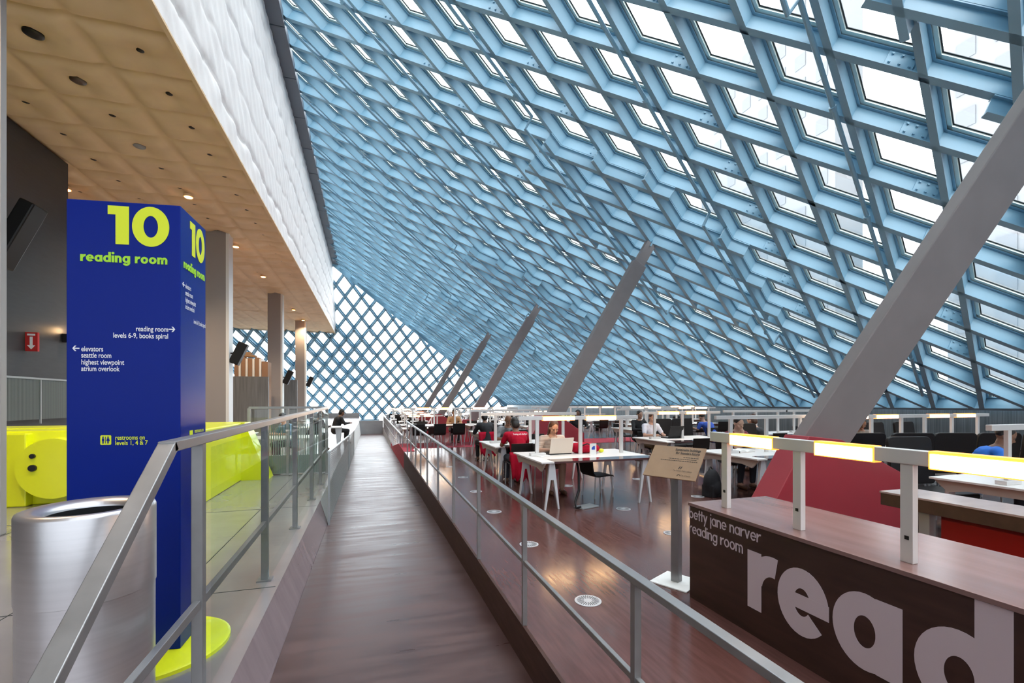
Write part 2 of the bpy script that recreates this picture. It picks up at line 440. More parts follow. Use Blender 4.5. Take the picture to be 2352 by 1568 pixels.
win2 = S_empty('window_2')
fb = MB(); fb2 = MB(); mul = MB(); gas = MB()
clipsB = [(NR, dR - .02), (Vector((0, 0, -1)), .68), (Vector((-1, 0, 0)), 14.0), (Vector((0, 0, 1)), 13.6)]
for fam in (0, 1):
    D, E_ = (QA, QB) if fam == 0 else (QB, QA)
    for k in range(-45, 60):
        p = Q0 + E_ * k
        c = clipline(p, D, -100, 100, clipsB)
        if not c: continue
        a, b = p + D * c[0], p + D * c[1]
        if max(a.x, b.x) < -3.0 and min(a.z, b.z) > 8.6: continue
        ibeam(fb, fb, a, b, NB, .30, 0, .075)
        d = (b - a).normalized(); side = d.cross(NB).normalized()
        mul.beam(a, b, side, NB, .10, .302, .33); gas.beam(a, b, side, NB, .12, .33, .345)
        c2 = clipline(p, D, -100, 100, [(NB * 0 + Vector((1, 0, 0)), .4 - 1.0 * fam), (Vector((0, 0, 1)), 8.6), (Vector((0, 0, -1)), -3.6), (Vector((-1, 0, 0)), 14.0)])
        if c2: 
            a, b = p + D * c2[0], p + D * c2[1]; ibeam(fb2, fb2, a, b, NB, .28, -.30, .08)
base_a = Vector((-14, 55.8, -.68)); base_b = hipB + Vector((0, 0, 0))
fb.bar((-14, (dB - NB.z * -.68) / NB.y, -.68), (16.6, (dB - NB.z * -.68) / NB.y, -.68), .5, .3)
fb.build('diamond_frame', M['blue'], win2); fb2.build('deep_frame', M['blue'], win2)
mul.build('glazing_bar', M['alu'], win2); gas.build('gasket', M['gasket'], win2)
def onB(x, z): return Vector((x, (dB - NB.z * z) / NB.y, z)) + NB * .338
MB().add([onB(-14, 13.6), onB(hipT.x, hipT.z + .2), onB(hipB.x + .3, hipB.z - .1), onB(17.5, -.9), onB(-14, -.9)], [(0, 1, 2, 3, 4)]).build('window_pane', M['pane'], win2)

# sprinkler pipes running down the frame
ords = ['first', 'second', 'third', 'fourth', 'fifth', 'sixth', 'seventh', 'eighth', 'ninth', 'tenth', 'eleventh', 'twelfth', 'thirteenth', 'fourteenth', 'fifteenth', 'sixteenth']
pi_n = 0
for j in range(5, -34, -3):
    side = A_.cross(NR).normalized(); 
    if side.y < 0: side = -side
    lo, hi = -7.3 - j, 10.7 - j
    pts = []; t = lo
    def zone(i):
        for k in range(-1, 5):
            m_ = i + j - 3; d_ = (i - j) - (9 + 16 * k)
            if abs(m_) <= 4.1 and abs(d_) <= 3.8 and abs(m_) + abs(d_) <= 6.4: return True
        return False
    last = None; sprk = []
    while t < hi:
        zz = zone(t); base = P0 + A_ * t + B_ * j + side * .14
        off = -.47 if zz else -.06
        if last is not None and zz != last:
            pts.append(base + NR * (-.06 if zz else -.47)); pts.append(base + NR * off + A_ * .03)
        else: pts.append(base + NR * off)
        if int((t - lo) * 2) % 4 == 0: sprk.append(base + NR * (off - .02))
        last = zz; t += .5
    pts = [p for p in pts if p.y > -5 and NB.dot(p) < dB - .6]
    if len(pts) < 4: continue
    mb = MB().tube(pts, .042, 8)
    for q in sprk:
        if q.y > 0 and q.y < 30 and NB.dot(q) < dB - .6: mb.tube([q, q - NR * .06], .022, 6); mb.tube([q - A_ * .03, q + A_ * .03], .06, 8)
    o = mb.build('sprinkler_pipe', M['blue'], smooth=True, auto=40)
    tag(o, 'slim blue sprinkler pipe running down the diamond glass wall, ' + ords[pi_n] + ' from the right', 'pipe', 'sprinkler pipes under the sloped glass'); pi_n += 1

# ================================================================== ROOM SHELL
def quad(name, pts, m, parent=None): return struct(MB().add(pts, [tuple(range(len(pts)))]).build(name, m, parent))
def wz(y):            # walkway height
    if y < 16: return -.20 - .0235 * (y - 0)
    return max(-1.05, -.576 - .0215 * (y - 16))
# near reading floor slab, red carpet ramp, lower floor
fl = S_empty('floor')
s_ = MB(); s_.box(1.06, 17.2, -6, 17.6, -.30, 0); s_.box(6.3, 17.2, 17.6, 21.9, -.30, 0); s_.box(1.06, 17.2, 22, 56, -.80, -.5)
s_.build('reading_floor', M['floor'], fl)
MB().add([(1.06, 17.6, 0), (6.3, 17.6, 0), (6.3, 22, -.5), (1.06, 22, -.5), (1.06, 17.6, -.3), (6.3, 17.6, -.3), (6.3, 22, -.8), (1.06, 22, -.8)],
         [(0, 1, 2, 3), (4, 7, 6, 5), (0, 3, 7, 4), (1, 5, 6, 2)]).build('carpet_ramp', M['carpet'], fl)
MB().box(1.06, 12, 15.7, 17.6, .0, .006).build('carpet_strip', M['carpet'], fl)
wk = MB(); ys = [-6, 0, 4, 8, 12, 16, 20, 24, 28, 32, 36, 38.2]
for a, b in zip(ys[:-1], ys[1:]):
    wk.add([(-.64, a, wz(a)), (1.06, a, wz(a)), (1.06, b, wz(b)), (-.64, b, wz(b)), (-.64, a, wz(a) - .2), (1.06, a, wz(a) - .2), (1.06, b, wz(b) - .2), (-.64, b, wz(b) - .2)],
           [(0, 1, 2, 3), (4, 7, 6, 5), (0, 3, 7, 4), (1, 5, 6, 2)])
wk.build('walkway', M['walk'], fl)
kb = MB(); kb2 = MB(); kb3 = MB()
for a, b in zip(ys[:-1], ys[1:]):
    if a < 14.8:
        b2 = min(b, 14.8) if b < 18 else b
        kb.add([(1.05, a, wz(a) - .05), (1.05, b2, wz(b2) - .05), (1.05, b2, .004), (1.05, a, .004), (1.075, a, .004), (1.075, b2, .004)], [(0, 1, 2, 3), (3, 2, 5, 4)])
kb3.add([(1.05, 14.8, wz(14.8) - .05), (1.05, 24, wz(24) - .05), (1.05, 24, -.49), (1.05, 22, -.49), (1.05, 17.6, .005), (1.05, 14.8, .005)], [(0, 1, 2, 3, 4, 5)])
kb3.add([(1.05, 14.8, .008), (1.4, 14.8, .008), (1.4, 17.6, .008), (1.05, 17.6, .008)], [(0, 1, 2, 3)])
kb2.add([(1.05, 24, wz(24) - .05), (1.05, 38, wz(38) - .05), (1.05, 38, -.49), (1.05, 24, -.49)], [(0, 1, 2, 3)])
struct(kb.build('trim_1', M['kerb'])); struct(kb3.build('trim_2', M['carpet'])); struct(kb2.build('trim_3', M['concrete']))
# left kerb between walkway and metal floor
lk = MB(); wl = MB()
for a, b in zip(ys[:-1], ys[1:]):
    tgt = lk if b <= 8 else wl
    tgt.add([(-.76, a, .0), (-.76, b, 0), (-.64, b, wz(b) - .01), (-.64, a, wz(a) - .01)], [(0, 1, 2, 3)])
struct(lk.build('trim_4', M['kerb2'])); struct(wl.build('trim_5', M['white']))
lf = MB(); lf.box(-14, -.76, -6, 46, -.2, 0); lf.build('metal_floor', M['metalfloor'], fl)
seam = MB()
for y in (-2, 1.2, 4.4, 7.6, 10.8): seam.box(-7, -.78, y, y + .008, .0005, .0025)
for x in (-1.55, -2.6, -4.2): seam.box(x, x + .008, -5, 10.8, .0005, .0025)
seam.build('floor_seam', M['gasket'], fl)
struct(MB().box(-.9, 1.06, 38.2, 38.4, -1.1, .02).build('wall_far', M['concrete']))
struct(MB().box(-14, -.9, 46, 46.2, -.9, .45).build('wall_low', M['concrete']))
# left wall, back wall behind camera, lower right guard wall
struct(MB().box(-14.2, -14, -6, 50, -.2, 8.8).build('wall_left', M['warm']))
bw = MB(); bw.box(-14.2, 17.4, -6.1, -6, -1.4, .5); bw.box(-14.2, -2.9, -6.1, -6, 7.0, 13.6); bw.add([(10, -6, .5), (17.4, -6, .5), (17.4, -6, 1.5), (10, -6, 6.1)], [(0, 1, 2, 3)])
struct(bw.build('wall_back', M['concrete']))
win3 = S_empty('window_3'); mb = MB()
for k in range(0, 19):
    x = -14 + 1.33 * k; zt = 7.0 if x < -2.9 else min(13.2, 13.6 - (x + 2.9) * .625)
    mb.box(x - .06, x + .06, -6.05, -5.85, .5, zt)
for z in (2.6, 4.8, 7.0): mb.box(-14.1, 10, -6.04, -5.9, z - .05, z + .05)
mb.build('window_frame', M['blue'], win3)
MB().add([(-14.1, -6.08, .5), (10, -6.08, .5), (10, -6.08, 5.5), (-2.9, -6.08, 13.6), (-2.9, -6.08, 7), (-14.1, -6.08, 7)], [(0, 1, 2, 3, 4, 5)]).build('window_pane', M['tinted'], win3)
gb = ledge_pt(10.85, 0).z
struct(MB().box(17.0, 17.2, -6, 56, -.8, 1.36).build('wall_right', M['guardm']))
# ceiling (quilted, puffy) and fascia
def zc(y): return 7.40 + (y - 4.7) * .0172
x_ = [-14 + .1 * i for i in range(111)]; x_[-1] = -3.02
yv = []; y = -6.0
while y < 46.9: yv.append(y); y += .09 if y < 22 else .25
nx = len(x_); vs = []
def fasx(y): return -2.98 - .0026 * y
for y in yv:
    for i, x in enumerate(x_):
        X = x if i < nx - 1 else fasx(y)
        u = (X + 3.0) / -1.43; v = (y - 8.68) / 1.18
        fu = u - math.floor(u) - .5; fv = v - math.floor(v) - .5
        du, dv = fu * 1.43, fv * 1.18; d = math.hypot(du, dv)
        e = min((.5 - abs(fu)) * 1.43, (.5 - abs(fv)) * 1.18)
        th = math.atan2(dv, du)
        z = .17 * math.exp(-d / .12) + .15 * math.exp(-e / .06) + .018 * math.sin(13 * th + 3 * math.floor(u) + 5 * math.floor(v)) * math.exp(-abs(d - .18) / .14) - .03 * math.exp(-((abs(fu) - .25) ** 2 + (abs(fv) - .25) ** 2) / .03)
        if i == nx - 1: z = 0
        vs.append((X, y, zc(y) + z))
fs = [(a * nx + b, a * nx + b + 1, (a + 1) * nx + b + 1, (a + 1) * nx + b) for a in range(len(yv) - 1) for b in range(nx - 1)]
ce = MB(); ce.v = vs; ce.f = fs
ceil = ce.build('ceiling', M['ceil'], smooth=True); struct(ceil)
fa = MB(); zs = [i / 96 for i in range(97)]; ysf = []; y = -6.0
while y < 46.9: ysf.append(y); y += .12 if y < 25 else .4
rnd = random.Random(3)
seams = [(.13, 1.0), (.30, .5), (.50, .8), (.70, .6), (.88, .5)]
for y in ysf:
    zt = 13.35 if y < 40 else 13.35 - max(0, (y - 41.6)) * 1.0
    zb = zc(y) - .12; zt = max(zt, zb + .02)
    for q in zs:
        z = zb + (zt - zb) * q; X = fasx(y) + .10 * q
        dx = 0
        for a, s2 in seams:
            cc = a + .012 * math.sin(y * 1.7 + a * 20) + .008 * math.sin(y * 4.3)
            dx -= .08 * s2 * math.exp(-abs(q - cc) / .010)
        dx += .022 * math.sin(y * 2 * PI / 1.18 + math.sin(q * 25) * 1.2) * math.sin(q * 16) ** 2 + .012 * math.sin(y * 11 + q * 60)
        if q == 0: dx = 0
        fa.v.append((X + dx, y, z))
n2 = len(zs)
fa.f = [(a * n2 + b, a * n2 + b + 1, (a + 1) * n2 + b + 1, (a + 1) * n2 + b) for a in range(len(ysf) - 1) for b in range(n2 - 1)]
struct(fa.build('wall_upper', M['fascia'], smooth=True))
tr = MB()
for a, b in ((-6, 10), (10, 22), (22, 34), (34, 46.4)):
    tr.bar((fasx(a) + .02, a, zc(a) - .13), (fasx(b) + .02, b, zc(b) - .13), .07, .035)
struct(tr.build('trim_6', M['ceil']))
le = MB(); y = -6
while y < 41.5:
    le.box(-2.98, -2.50, y, min(y + 2.36, 41.8), 13.2, 13.5); y += 2.4
struct(le.build('trim_7', M['ledge']))
struct(MB().add([(-14, 46.75, zc(46) - .05), (-3.1, 46.75, zc(46) - .05), (-3.1, 46.9, zc(46) + 5.5), (-14, 46.9, zc(46) + 5.5)], [(0, 1, 2, 3)]).build('wall_upper_end', M['fascia']))
# ceiling buttons and speakers
bt = MB()
for i in range(0, 7):
    for j in range(-6, 26):
        cx = -3.0 - 1.43 * (i + .5); cy = 8.68 + 1.18 * (j + .5)
        if (i, j) in ((1, 0), (1, 1), (1, 3)): continue
        bt.lathe([(.05, .02), (.06, -.012), (.03, -.025)], 10, (cx, cy, zc(cy) + .10))
bt.build('tuft_buttons', M['black'], ceil)['kind'] = 'stuff'
for (i, j, r, mm, lb, dz) in ((1, 0, .13, 'black', 'black round speaker in the quilted ceiling, nearest the camera', .02), (1, 1, .12, 'slab', 'brown round speaker in the quilted ceiling, just behind the black one', .04), (1, 3, .12, 'concrete', 'grey round speaker in the quilted ceiling, farthest from the camera', .04)):
    cx = -3.0 - 1.43 * (i + .5); cy = 8.68 + 1.18 * (j + .5)
    o = MB().lathe([(r, .06), (r, 0), (r * .8, -.015), (r * .3, -.02)], 24, (0, 0, 0)).build('ceiling_speaker', M[mm], loc=(cx, cy, zc(cy) + dz), smooth=True, auto=40)
    tag(o, lb, 'ceiling speaker', 'round speakers in the quilted ceiling')
# dark wall on the left with its guard screen, corner post
struct(MB().box(-9.5, -7.27, 4.0, 14.35, 0, 7.6).build('wall_dark', M['dark']))
def screen(name, x0, y0, x1, y1, z0, z1, label, m=None, posts=(0, 1), n_posts=3):
    t = thing(name, label, 'guard screen', (x0, y0, 0))
    d = Vector((x1 - x0, y1 - y0, 0)); 
    MB().add([(0, 0, z0), (d.x, d.y, z0), (d.x, d.y, z1), (0, 0, z1)], [(0, 1, 2, 3)]).build('mesh_panel', m or M['screenv'], t)
    MB().bar((0, 0, z1), (d.x, d.y, z1), .04, .04).build('top_rail', M['greyleg'], t)
    for k in range(n_posts + 1):
        p = d * (k / n_posts); MB().bar((p.x, p.y, max(0, z0 - .1)), (p.x, p.y, z1), .03, .03, Vector((1, 0, 0))).build('post', M['greyleg'], t)
    return t
screen('guard_screen', -7.15, 9.4, -7.15, 14.35, 1.2, 2.12, 'grey ribbed mesh screen in front of the dark wall, behind the yellow counter', M['screeny'], n_posts=4)
# slim pale post at the left edge
MBp = MB().box(-.09, .09, -.05, .05, 0, 7.2).build('pale_post', M['column'], loc=(-4.31, 7.1, 0), bevel=.01)
tag(MBp, 'slim pale vertical post at the far left edge beside the dark wall', 'post')

# ================================================================== COLUMNS AND STRUTS
for k, (y, lb) in enumerate(((18.7, 'square grey column right behind the blue sign, nearest of three'), (29.3, 'square grey column between the dark partitions, middle of three'), (39.6, 'square grey column closest to the far glass wall'))):
    t = thing('column', lb, 'column', (-5.22, y + .25, 0), 0, 'square grey columns under the quilted ceiling')
    MB().box(-.38, .38, -.25, .25, 0, zc(y) + .08).build('shaft', M['column'], t, bevel=.01)
    MB().box(.30, .40, -.255, .26, 0, zc(y) + .02).build('white_edge', M['white'], t)['label'] = 'white side strip'
for k, (y, z, lb) in enumerate(((18.9, 3.35, 'black tilted speaker on the nearest column, above the bookcases'), (29.5, 3.0, 'black tilted speaker on the middle column'), (39.8, 3.15, 'smallest black tilted speaker, on the farthest column'))):
    t = thing('wall_speaker', lb, 'speaker', (-4.55, y, z), 0, 'tilted black speakers on the columns')
    s2 = 1.0
    MB().box(-.16, .16, -.15, .15, -.42, .42).build('cabinet', M['black'], t, rot=(0, .42, 0), bevel=.02)
    MB().bar((-.28, 0, 0), (0, 0, 0), .05, .05).build('bracket', M['black'], t)
t = thing('wall_speaker', 'large black tilted speaker on the dark wall at the left edge', 'speaker', (-6.70, 11.60, 4.92))
MB().box(-.13, .13, -.22, .22, -.70, .70).build('cabinet', M['black'], t, rot=(0, .42, 0), bevel=.03)
MB().bar((-.56, 0, 0), (0, 0, 0), .08, .08).build('bracket', M['black'], t)
t = thing('fire_sign', 'small red fire sign with white arrow projecting from the dark wall', 'sign', (-7.26, 12.85, 2.72))
MB().box(0, .22, -.03, .03, 0, .42).build('sign_plate', M['sred'], t)
MB().box(.04, .18, -.035, -.031, .345, .385).build('sign_text', M['swhite'], t.children[0])
MB().prism([(.11, .04), (.18, .13), (.135, .13), (.135, .32), (.085, .32), (.085, .13), (.04, .13)], lambda p, s3: (p[0], -.031 - .005 * s3, p[1])).build('arrow', M['swhite'], t.children[0])
t = thing('wall_light', 'small bright lamp on the end of the dark wall beside the sign tower', 'lamp', (-7.2, 14.2, 3.3))
MB().box(-.06, .14, -.12, .12, -.22, -.02).build('housing', M['black'], t); MB().ball((.08, 0, .06), .085).build('bulb', M['lit'], t)

def strut(base, d, top_off, w1, w2, label, lead):
    base = Vector(base); d = Vector(d).normalized()
    # run until the inner flange plane
    tt = (dR - top_off - NR.dot(base)) / NR.dot(d); top = base + d * tt
    t = thing('slanted_strut', label, 'strut', tuple(base), 0, 'slanted grey struts holding the glass wall')
    side = d.cross(Vector((0, 1, 0))).normalized(); yy = side.cross(d).normalized()
    MB().beam(Vector((0, 0, 0)), top - base - d * .75, yy, side, w1 / 2, -w2 / 2, w2 / 2).build('beam', M['strut'], t, bevel=.012)
    MB().beam(top - base - d * .75, top - base, yy, side, w1 * .36, -w2 * .36, w2 * .36).build('head_block', M['strut'], t, bevel=.01)
    # pin and plates at the head
    MB().beam(top - base - d * .12, top - base + NR * .1, yy, side, w1 * .5, -.02, .02).build('gusset', M['blue'], t)
    MB().tube([top - base - d * .3, top - base + Vector((.55, .25, .75))], .025).build('tie_rod', M['blue'], t)
    return t, base, d, side, yy
sd = Vector((2.99, 0, 4.92))
for k, (lb) in enumerate(('slanted grey strut rising from the middle of the reading tables', 'slanted brown lit strut, third from the right', 'slanted grey strut, fourth from the right', 'thinnest slanted grey strut nearest the far glass wall')):
    top = P0 + A_ * (6 + 8 * k) - B_ * (3 + 8 * k) - NR * .38
    zf = 0 if top.y < 16 else -.5
    base = top - sd * ((top.z - zf) / sd.z)
    st, base, d, side, yy = strut((base.x, base.y, zf), sd, .38, .24, .43, lb, k)
    pl = thing('strut_plinth', ['red wedge plinth under the strut among the middle tables', 'red wedge plinth under the third strut from the right', 'red wedge plinth under the fourth strut from the right', 'farthest red wedge plinth under the thinnest strut'][k], 'plinth', (base.x, base.y, zf), 0, 'red plinths at the strut feet')
    MB().prism([(-.45, 0), (1.5, 0), (1.5, .72), (.70, 1.25), (.28, 1.25)], lambda p, s3: (p[0], -.33 + .66 * s3, p[1])).build('block', M['strutred'], pl, bevel=.01)
nd = Vector((3.2, -1.32, 5.47))
nb = Vector((5.1, 3.9, 1.37)) - nd * (1.37 / 5.47)
strut((nb.x, nb.y, 0), nd, .42, .15, .60, 'huge slanted grey strut crossing the upper right, standing in the large red plinth', 9)
pl = thing('strut_plinth', 'large dark red wedge plinth at the foot of the nearest strut, behind the lettered desk', 'plinth', (0, 0, 0), 0, 'red plinths at the strut feet')
MB().prism([(3.63, 0), (5.98, 0), (5.98, .76), (4.98, 1.19), (4.50, 1.24)], lambda p, s3: (p[0], 3.70 + .30 * s3, p[1])).build('block', M['strutred'], pl, bevel=.008)

# ================================================================== SIGN TOWER
fa0 = Vector((-1.787, 3.51, 0)); fb0 = Vector((-1.155, 3.42, 0)); fc0 = Vector((-1.142, 3.85, 0)); fd0 = fa0 + (fc0 - fb0)
sg = thing('sign_tower', 'tall blue level ten sign tower with yellow and white lettering', 'sign', (0, 0, 0))
MB().prism([(p.x, p.y) for p in (fa0, fb0, fc0, fd0)], lambda p, s3: (p[0], p[1], .03 + 2.84 * s3)).build('tower_body', M['bluesign'], sg, bevel=.004)
MB().lathe([(.42, 0), (.42, .022), (.40, .03)], 48, (-1.33, 3.52, 0)).build('base_disc', M['yellow'], sg, smooth=True, auto=40)
r1 = (fb0 - fa0).normalized(); n1 = Vector((r1.y, -r1.x, 0)); r2 = (fc0 - fb0).normalized(); n2_ = Vector((r2.y, -r2.x, 0)); UP = Vector((0, 0, 1))
def front(u, z): return fa0 + r1 * u + UP * z
def sidep(u, z): return fb0 + r2 * u + UP * z
def glyph_line(s, org, r, n, width, xh, name, m, parent, w=.30, track=.1, asc=1.5, h=.002):
    wd = glyphs(s, lambda x, y, d: Vector((x, y, d)), w=w, track=track, bold_asc=asc).width
    return glyphs(s, plane_fn(org, r, UP, n, width / wd, xh), w=w, track=track, bold_asc=asc, h=h).build(name, m, parent)
glyph_line('10', front(.228, 2.603), r1, n1, .344, .160, 'large_number', M['sgreen'], sg, track=-.05)
glyph_line('reading room', front(.077, 2.488), r1, n1, .49, .042, 'lettering', M['sgreen2'], sg, w=.33)
def ft(s, u, z, wd, size, align='LEFT', m='swhite'): return small_text(s, front(u, z), r1, UP, n1, size, 'lettering', M[m], sg, wd, align)
ft('reading room', .384, 2.060, .183, .045); ft('levels 6-9, books spiral', .257, 2.016, .31, .045)
ft('elevators', .082, 1.928, .120, .045); ft('seattle room', .082, 1.888, .165, .045); ft('highest viewpoint', .082, 1.846, .236, .045); ft('atrium overlook', .082, 1.805, .212, .045)
ft('restrooms on', .269, 1.375, .165, .040, m='sgreen'); ft('levels 1, 4 & 7', .269, 1.342, .182, .040, m='sgreen')
def arrow(org, r, n, sgn, sc, m):
    P = plane_fn(org, r * sgn, UP, n, sc, sc); mb = MB()
    poly(mb, [(0, -.11), (.8, -.11), (.8, .11), (0, .11)], .002, P); poly(mb, [(.5, .5), (.72, .5), (1.1, .0), (.86, 0)], .0025, P); poly(mb, [(.5, -.5), (.72, -.5), (1.1, 0), (.86, 0)], .0027, P)
    return mb.build('arrow', m, sg)
arrow(front(.572, 2.076), r1, n1, 1, .034, M['swhite']); arrow(front(.072, 1.945), r1, n1, -1, .034, M['swhite'])
mb = MB(); P = plane_fn(front(.187, 1.344), r1, UP, n1, .06, .06)
poly(mb, [(.08, 0), (.92, 0), (1, .08), (1, .92), (.92, 1), (.08, 1), (0, .92), (0, .08)], .002, P); mb.build('restroom_symbol', M['sgreen'], sg)
mb = MB()
for cx in (.27, .73):
    poly(mb, [(cx + .07 * math.cos(t * PI / 5), .80 + .07 * math.sin(t * PI / 5)) for t in range(10)], .0045, P)
    poly(mb, [(cx - .09, .70), (cx + .09, .70), (cx + (.09 if cx < .5 else .15), .38), (cx + .05, .38), (cx + .05, .14), (cx - .05, .14), (cx - .05, .38), (cx - (.09 if cx < .5 else .15), .38)], .0047, P)
poly(mb, [(.485, .15), (.515, .15), (.515, .85), (.485, .85)], .0045, P)
mb.build('restroom_figures', M['bluesign'], sg)
glyph_line('10', sidep(.147, 2.604), r2, n2_, .25, .150, 'large_number', M['sgreen'], sg, track=-.05)
glyph_line('reading room', sidep(.045, 2.486), r2, n2_, .355, .040, 'lettering', M['sgreen2'], sg, w=.33)
def sdt(s, u, z, wd, size, m='swhite'): return small_text(s, sidep(u, z), r2, UP, n2_, size, 'lettering', M[m], sg, wd)
sdt('elevators', .07, 2.36, .09, .045); sdt('seattle room', .07, 2.315, .12, .045); sdt('highest viewpoint', .07, 2.27, .17, .045); sdt('atrium overlook', .07, 2.225, .15, .045)
sdt('levels 6-9, books spiral', .205, 2.15, .21, .042); sdt('restrooms on', .22, 1.40, .16, .038, 'sgreen'); sdt('levels 1, 4 & 7', .22, 1.365, .17, .038, 'sgreen')
arrow(sidep(.06, 2.375), r2, n2_, -1, .03, M['swhite'])
MB().prism([(.14, 1.36), (.19, 1.36), (.19, 1.42), (.14, 1.42)], lambda p, s3: sidep(p[0], p[1]) + n2_ * (.001 + .002 * s3)).build('restroom_symbol', M['sgreen'], sg)

# ================================================================== WASTE BIN
cn = thing('waste_bin', 'brushed steel round waste bin beside the blue sign tower', 'waste bin', (-1.263, 2.655, 0))
MB().lathe([(.246, .02), (.246, .73)], 64).build('lower_drum', M['can'], cn, smooth=True, auto=40)
MB().lathe([(.25, .732), (.25, 1.105), (.245, 1.118), (.225, 1.125), (.195, 1.12), (.165, 1.105), (.158, 1.09), (.158, 1.085)], 64, cap=False).build('upper_drum', M['can'], cn, smooth=True, auto=50)
MB().lathe([(.1575, 1.088), (.156, .80), (.02, .79)], 48, cap=False).build('liner', M['black'], cn, smooth=True, auto=40)

# ================================================================== YELLOW ESCALATOR HOUSING
yb = thing('yellow_counter', 'bright yellow escalator housing behind the blue sign tower', 'escalator housing', (0, 0, 0))
MB().box(-3.3, -2.48, 8.3, 11.0, 0, 1.17).build('side_block', M['yellow'], yb, bevel=.02)
MB().prism([(-2.48, 0), (-1.98, 0), (-2.42, 1.17), (-2.48, 1.17)], lambda p, s3: (p[0], 10.45 + .5 * s3, p[1])).build('sloped_end', M['yellow'], yb)
MB().box(-6.6, -3.3, 9.0, 9.7, 0, 1.15).build('front_wall', M['yellow'], yb, bevel=.02)
MB().box(-6.6, -5.0, 8.85, 9.05, 0, 1.12).build('front_panel', M['yellow'], yb, bevel=.02)
MB().box(-6.5, -4.6, 9.7, 10.6, 1.0, 1.16).build('top_ledge', M['yellow'], yb, bevel=.02)
MB().tube([(-4.62, 8.75, .58), (-4.62, 9.02, .58)], .46, 40).build('round_end_cap', M['yellow'], yb, smooth=True, auto=40)
mb = MB(); mb.tube([(-4.86, 8.72, .60), (-4.86, 8.76, .60)], .05, 16); mb.tube([(-4.86, 8.72, .78), (-4.86, 8.76, .78)], .035, 16); mb.build('push_button', M['black'], yb)

# ================================================================== PARTITIONS, BOOKCASES (left far)
for (x0, x1, y, z, lb) in ((-8.6, -4.93, 26.0, 2.85, 'dark grey ribbed partition between the nearest and middle columns'), (-5.9, -4.55, 33.0, 3.0, 'narrow dark grey partition behind the middle column')):
    tag(MB().box(x0, x1, y, y + .12, 0, z).build('partition', M['partition']), lb, 'partition', 'dark partitions behind the columns')
bc = thing('bookcase', 'tall brown bookcases with white end panels showing over the dark partition', 'bookcase', (-6.0, 27.0, 0))
xs = [-.72, -.40, -.08, .24]
for i, x in enumerate(xs):
    MB().box(x, x + .19, 0, .9, 0, 3.86 + .05 * (i % 2)).build('case_block', M['warm'], bc)['label'] = 'brown case'
    MB().box(x + .20, x + .30, .0, .9, 0, 3.84).build('white_panel', M['white'], bc)['label'] = 'white end panel'
MB().box(.56, .85, 0, .9, 0, 3.7).build('case_block', M['warm'], bc)
mb = MB(); mb.box(-.5, .2, .1, .7, 3.95, 4.05); mb.box(-.4, .0, .15, .6, 4.05, 4.2); mb.build('top_box', M['board'], bc)
for (lx, ly, lw, ll, lb) in ((-2.75, 11.9, 1.5, 1.0, 'white table behind the glass guard at the left'), (-2.2, 16.3, 1.3, .9, 'small white table left of the walkway, farther back'), (-4.6, 13.6, 1.6, .9, 'white table behind the yellow housing')):
    t = thing('cafe_table', lb, 'table', (lx, ly, 0), 0, 'white tables beside the columns')
    MB().box(0, lw, 0, ll, .70, .73).build('table_top', M['table'], t, bevel=.004)
    for (a, b) in ((.1, .1), (lw - .1, .1), (.1, ll - .1), (lw - .1, ll - .1)):
        MB().prism([(-.03, 0), (.03, 0), (.09, .7), (-.09, .7)], lambda p, s3, a=a, b=b: (a + p[0], b + .04 * s3 - .02, p[1])).build('leg', M['tleg'], t)

# ================================================================== RAILINGS
# right handrail on the reading floor edge
rr_ = thing('handrail', 'long steel handrail along the right kerb of the walkway', 'handrail', (1.07, 0, 0), 0, 'steel railings along the walkway')
MB().bar((0, .55, .86), (0, 14.1, 1.005), .048, .030).build('top_rail', M['steel'], rr_, bevel=.003)
MB().bar((0, .55, .445), (0, 14.1, .505), .024, .030).build('mid_rail', M['steel'], rr_, bevel=.003)
y = 1.67
while y < 14.2:
    MB().box(-.016, .016, y - .016, y + .016, 0, .868 + .0105 * y).build('post', M['steel'], rr_); y += 1.44 if y < 8 else 1.2
# lower handrail farther along
lr = thing('handrail', 'farther steel handrail with many posts beyond the red carpet', 'handrail', (1.10, 0, 0), 0, 'steel railings along the walkway')
MB().bar((0, 16.2, .40), (0, 37.8, .42), .05, .04).build('top_rail', M['steel'], lr)
MB().bar((0, 16.2, -.06), (0, 37.8, -.02), .03, .03).build('mid_rail', M['steel'], lr)
y = 16.25
while y < 37.9:
    MB().box(-.016, .016, y - .016, y + .016, wz(y) - .02, .41).build('post', M['steel'], lr); y += .9
# left railing with glass
xl = -.90
gl = thing('glass_railing', 'steel and glass railing on the left edge of the walkway', 'railing', (0, 0, 0), 0, 'steel railings along the walkway')
MB().bar((xl, 2.50, 1.405), (xl, 10.9, 1.46), .07, .05).build('top_rail', M['steel'], gl, bevel=.004)
MB().bar((xl, 2.53, 1.412), (xl, 1.1, .38), .07, .05).build('sloped_rail', M['steel'], gl, bevel=.004)
MB().bar((xl, .9, .485), (xl, 10.9, .56), .035, .05).build('mid_rail', M['steel'], gl, bevel=.003)
for i, y in enumerate((2.92, 4.60, 6.35, 8.1, 9.5, 10.88)):
    MB().box(xl - .028, xl + .028, y - .028, y + .028, 0, 1.43).build('post', M['steel'], gl, bevel=.003)
    MB().box(xl - .06, xl + .06, y - .06, y + .06, 0, .012).build('base_plate', M['steel'], gl)
MB().add([(xl + .05, 2.95, .03), (xl + .05, 10.85, .03), (xl + .05, 10.85, 1.38), (xl + .05, 2.95, 1.36)], [(0, 1, 2, 3)]).build('glass_panel', M['glass'], gl)
cr = thing('glass_guard', 'glass guard with dark steel frame crossing behind the yellow housing', 'railing', (0, 0, 0), 0, 'steel railings along the walkway')
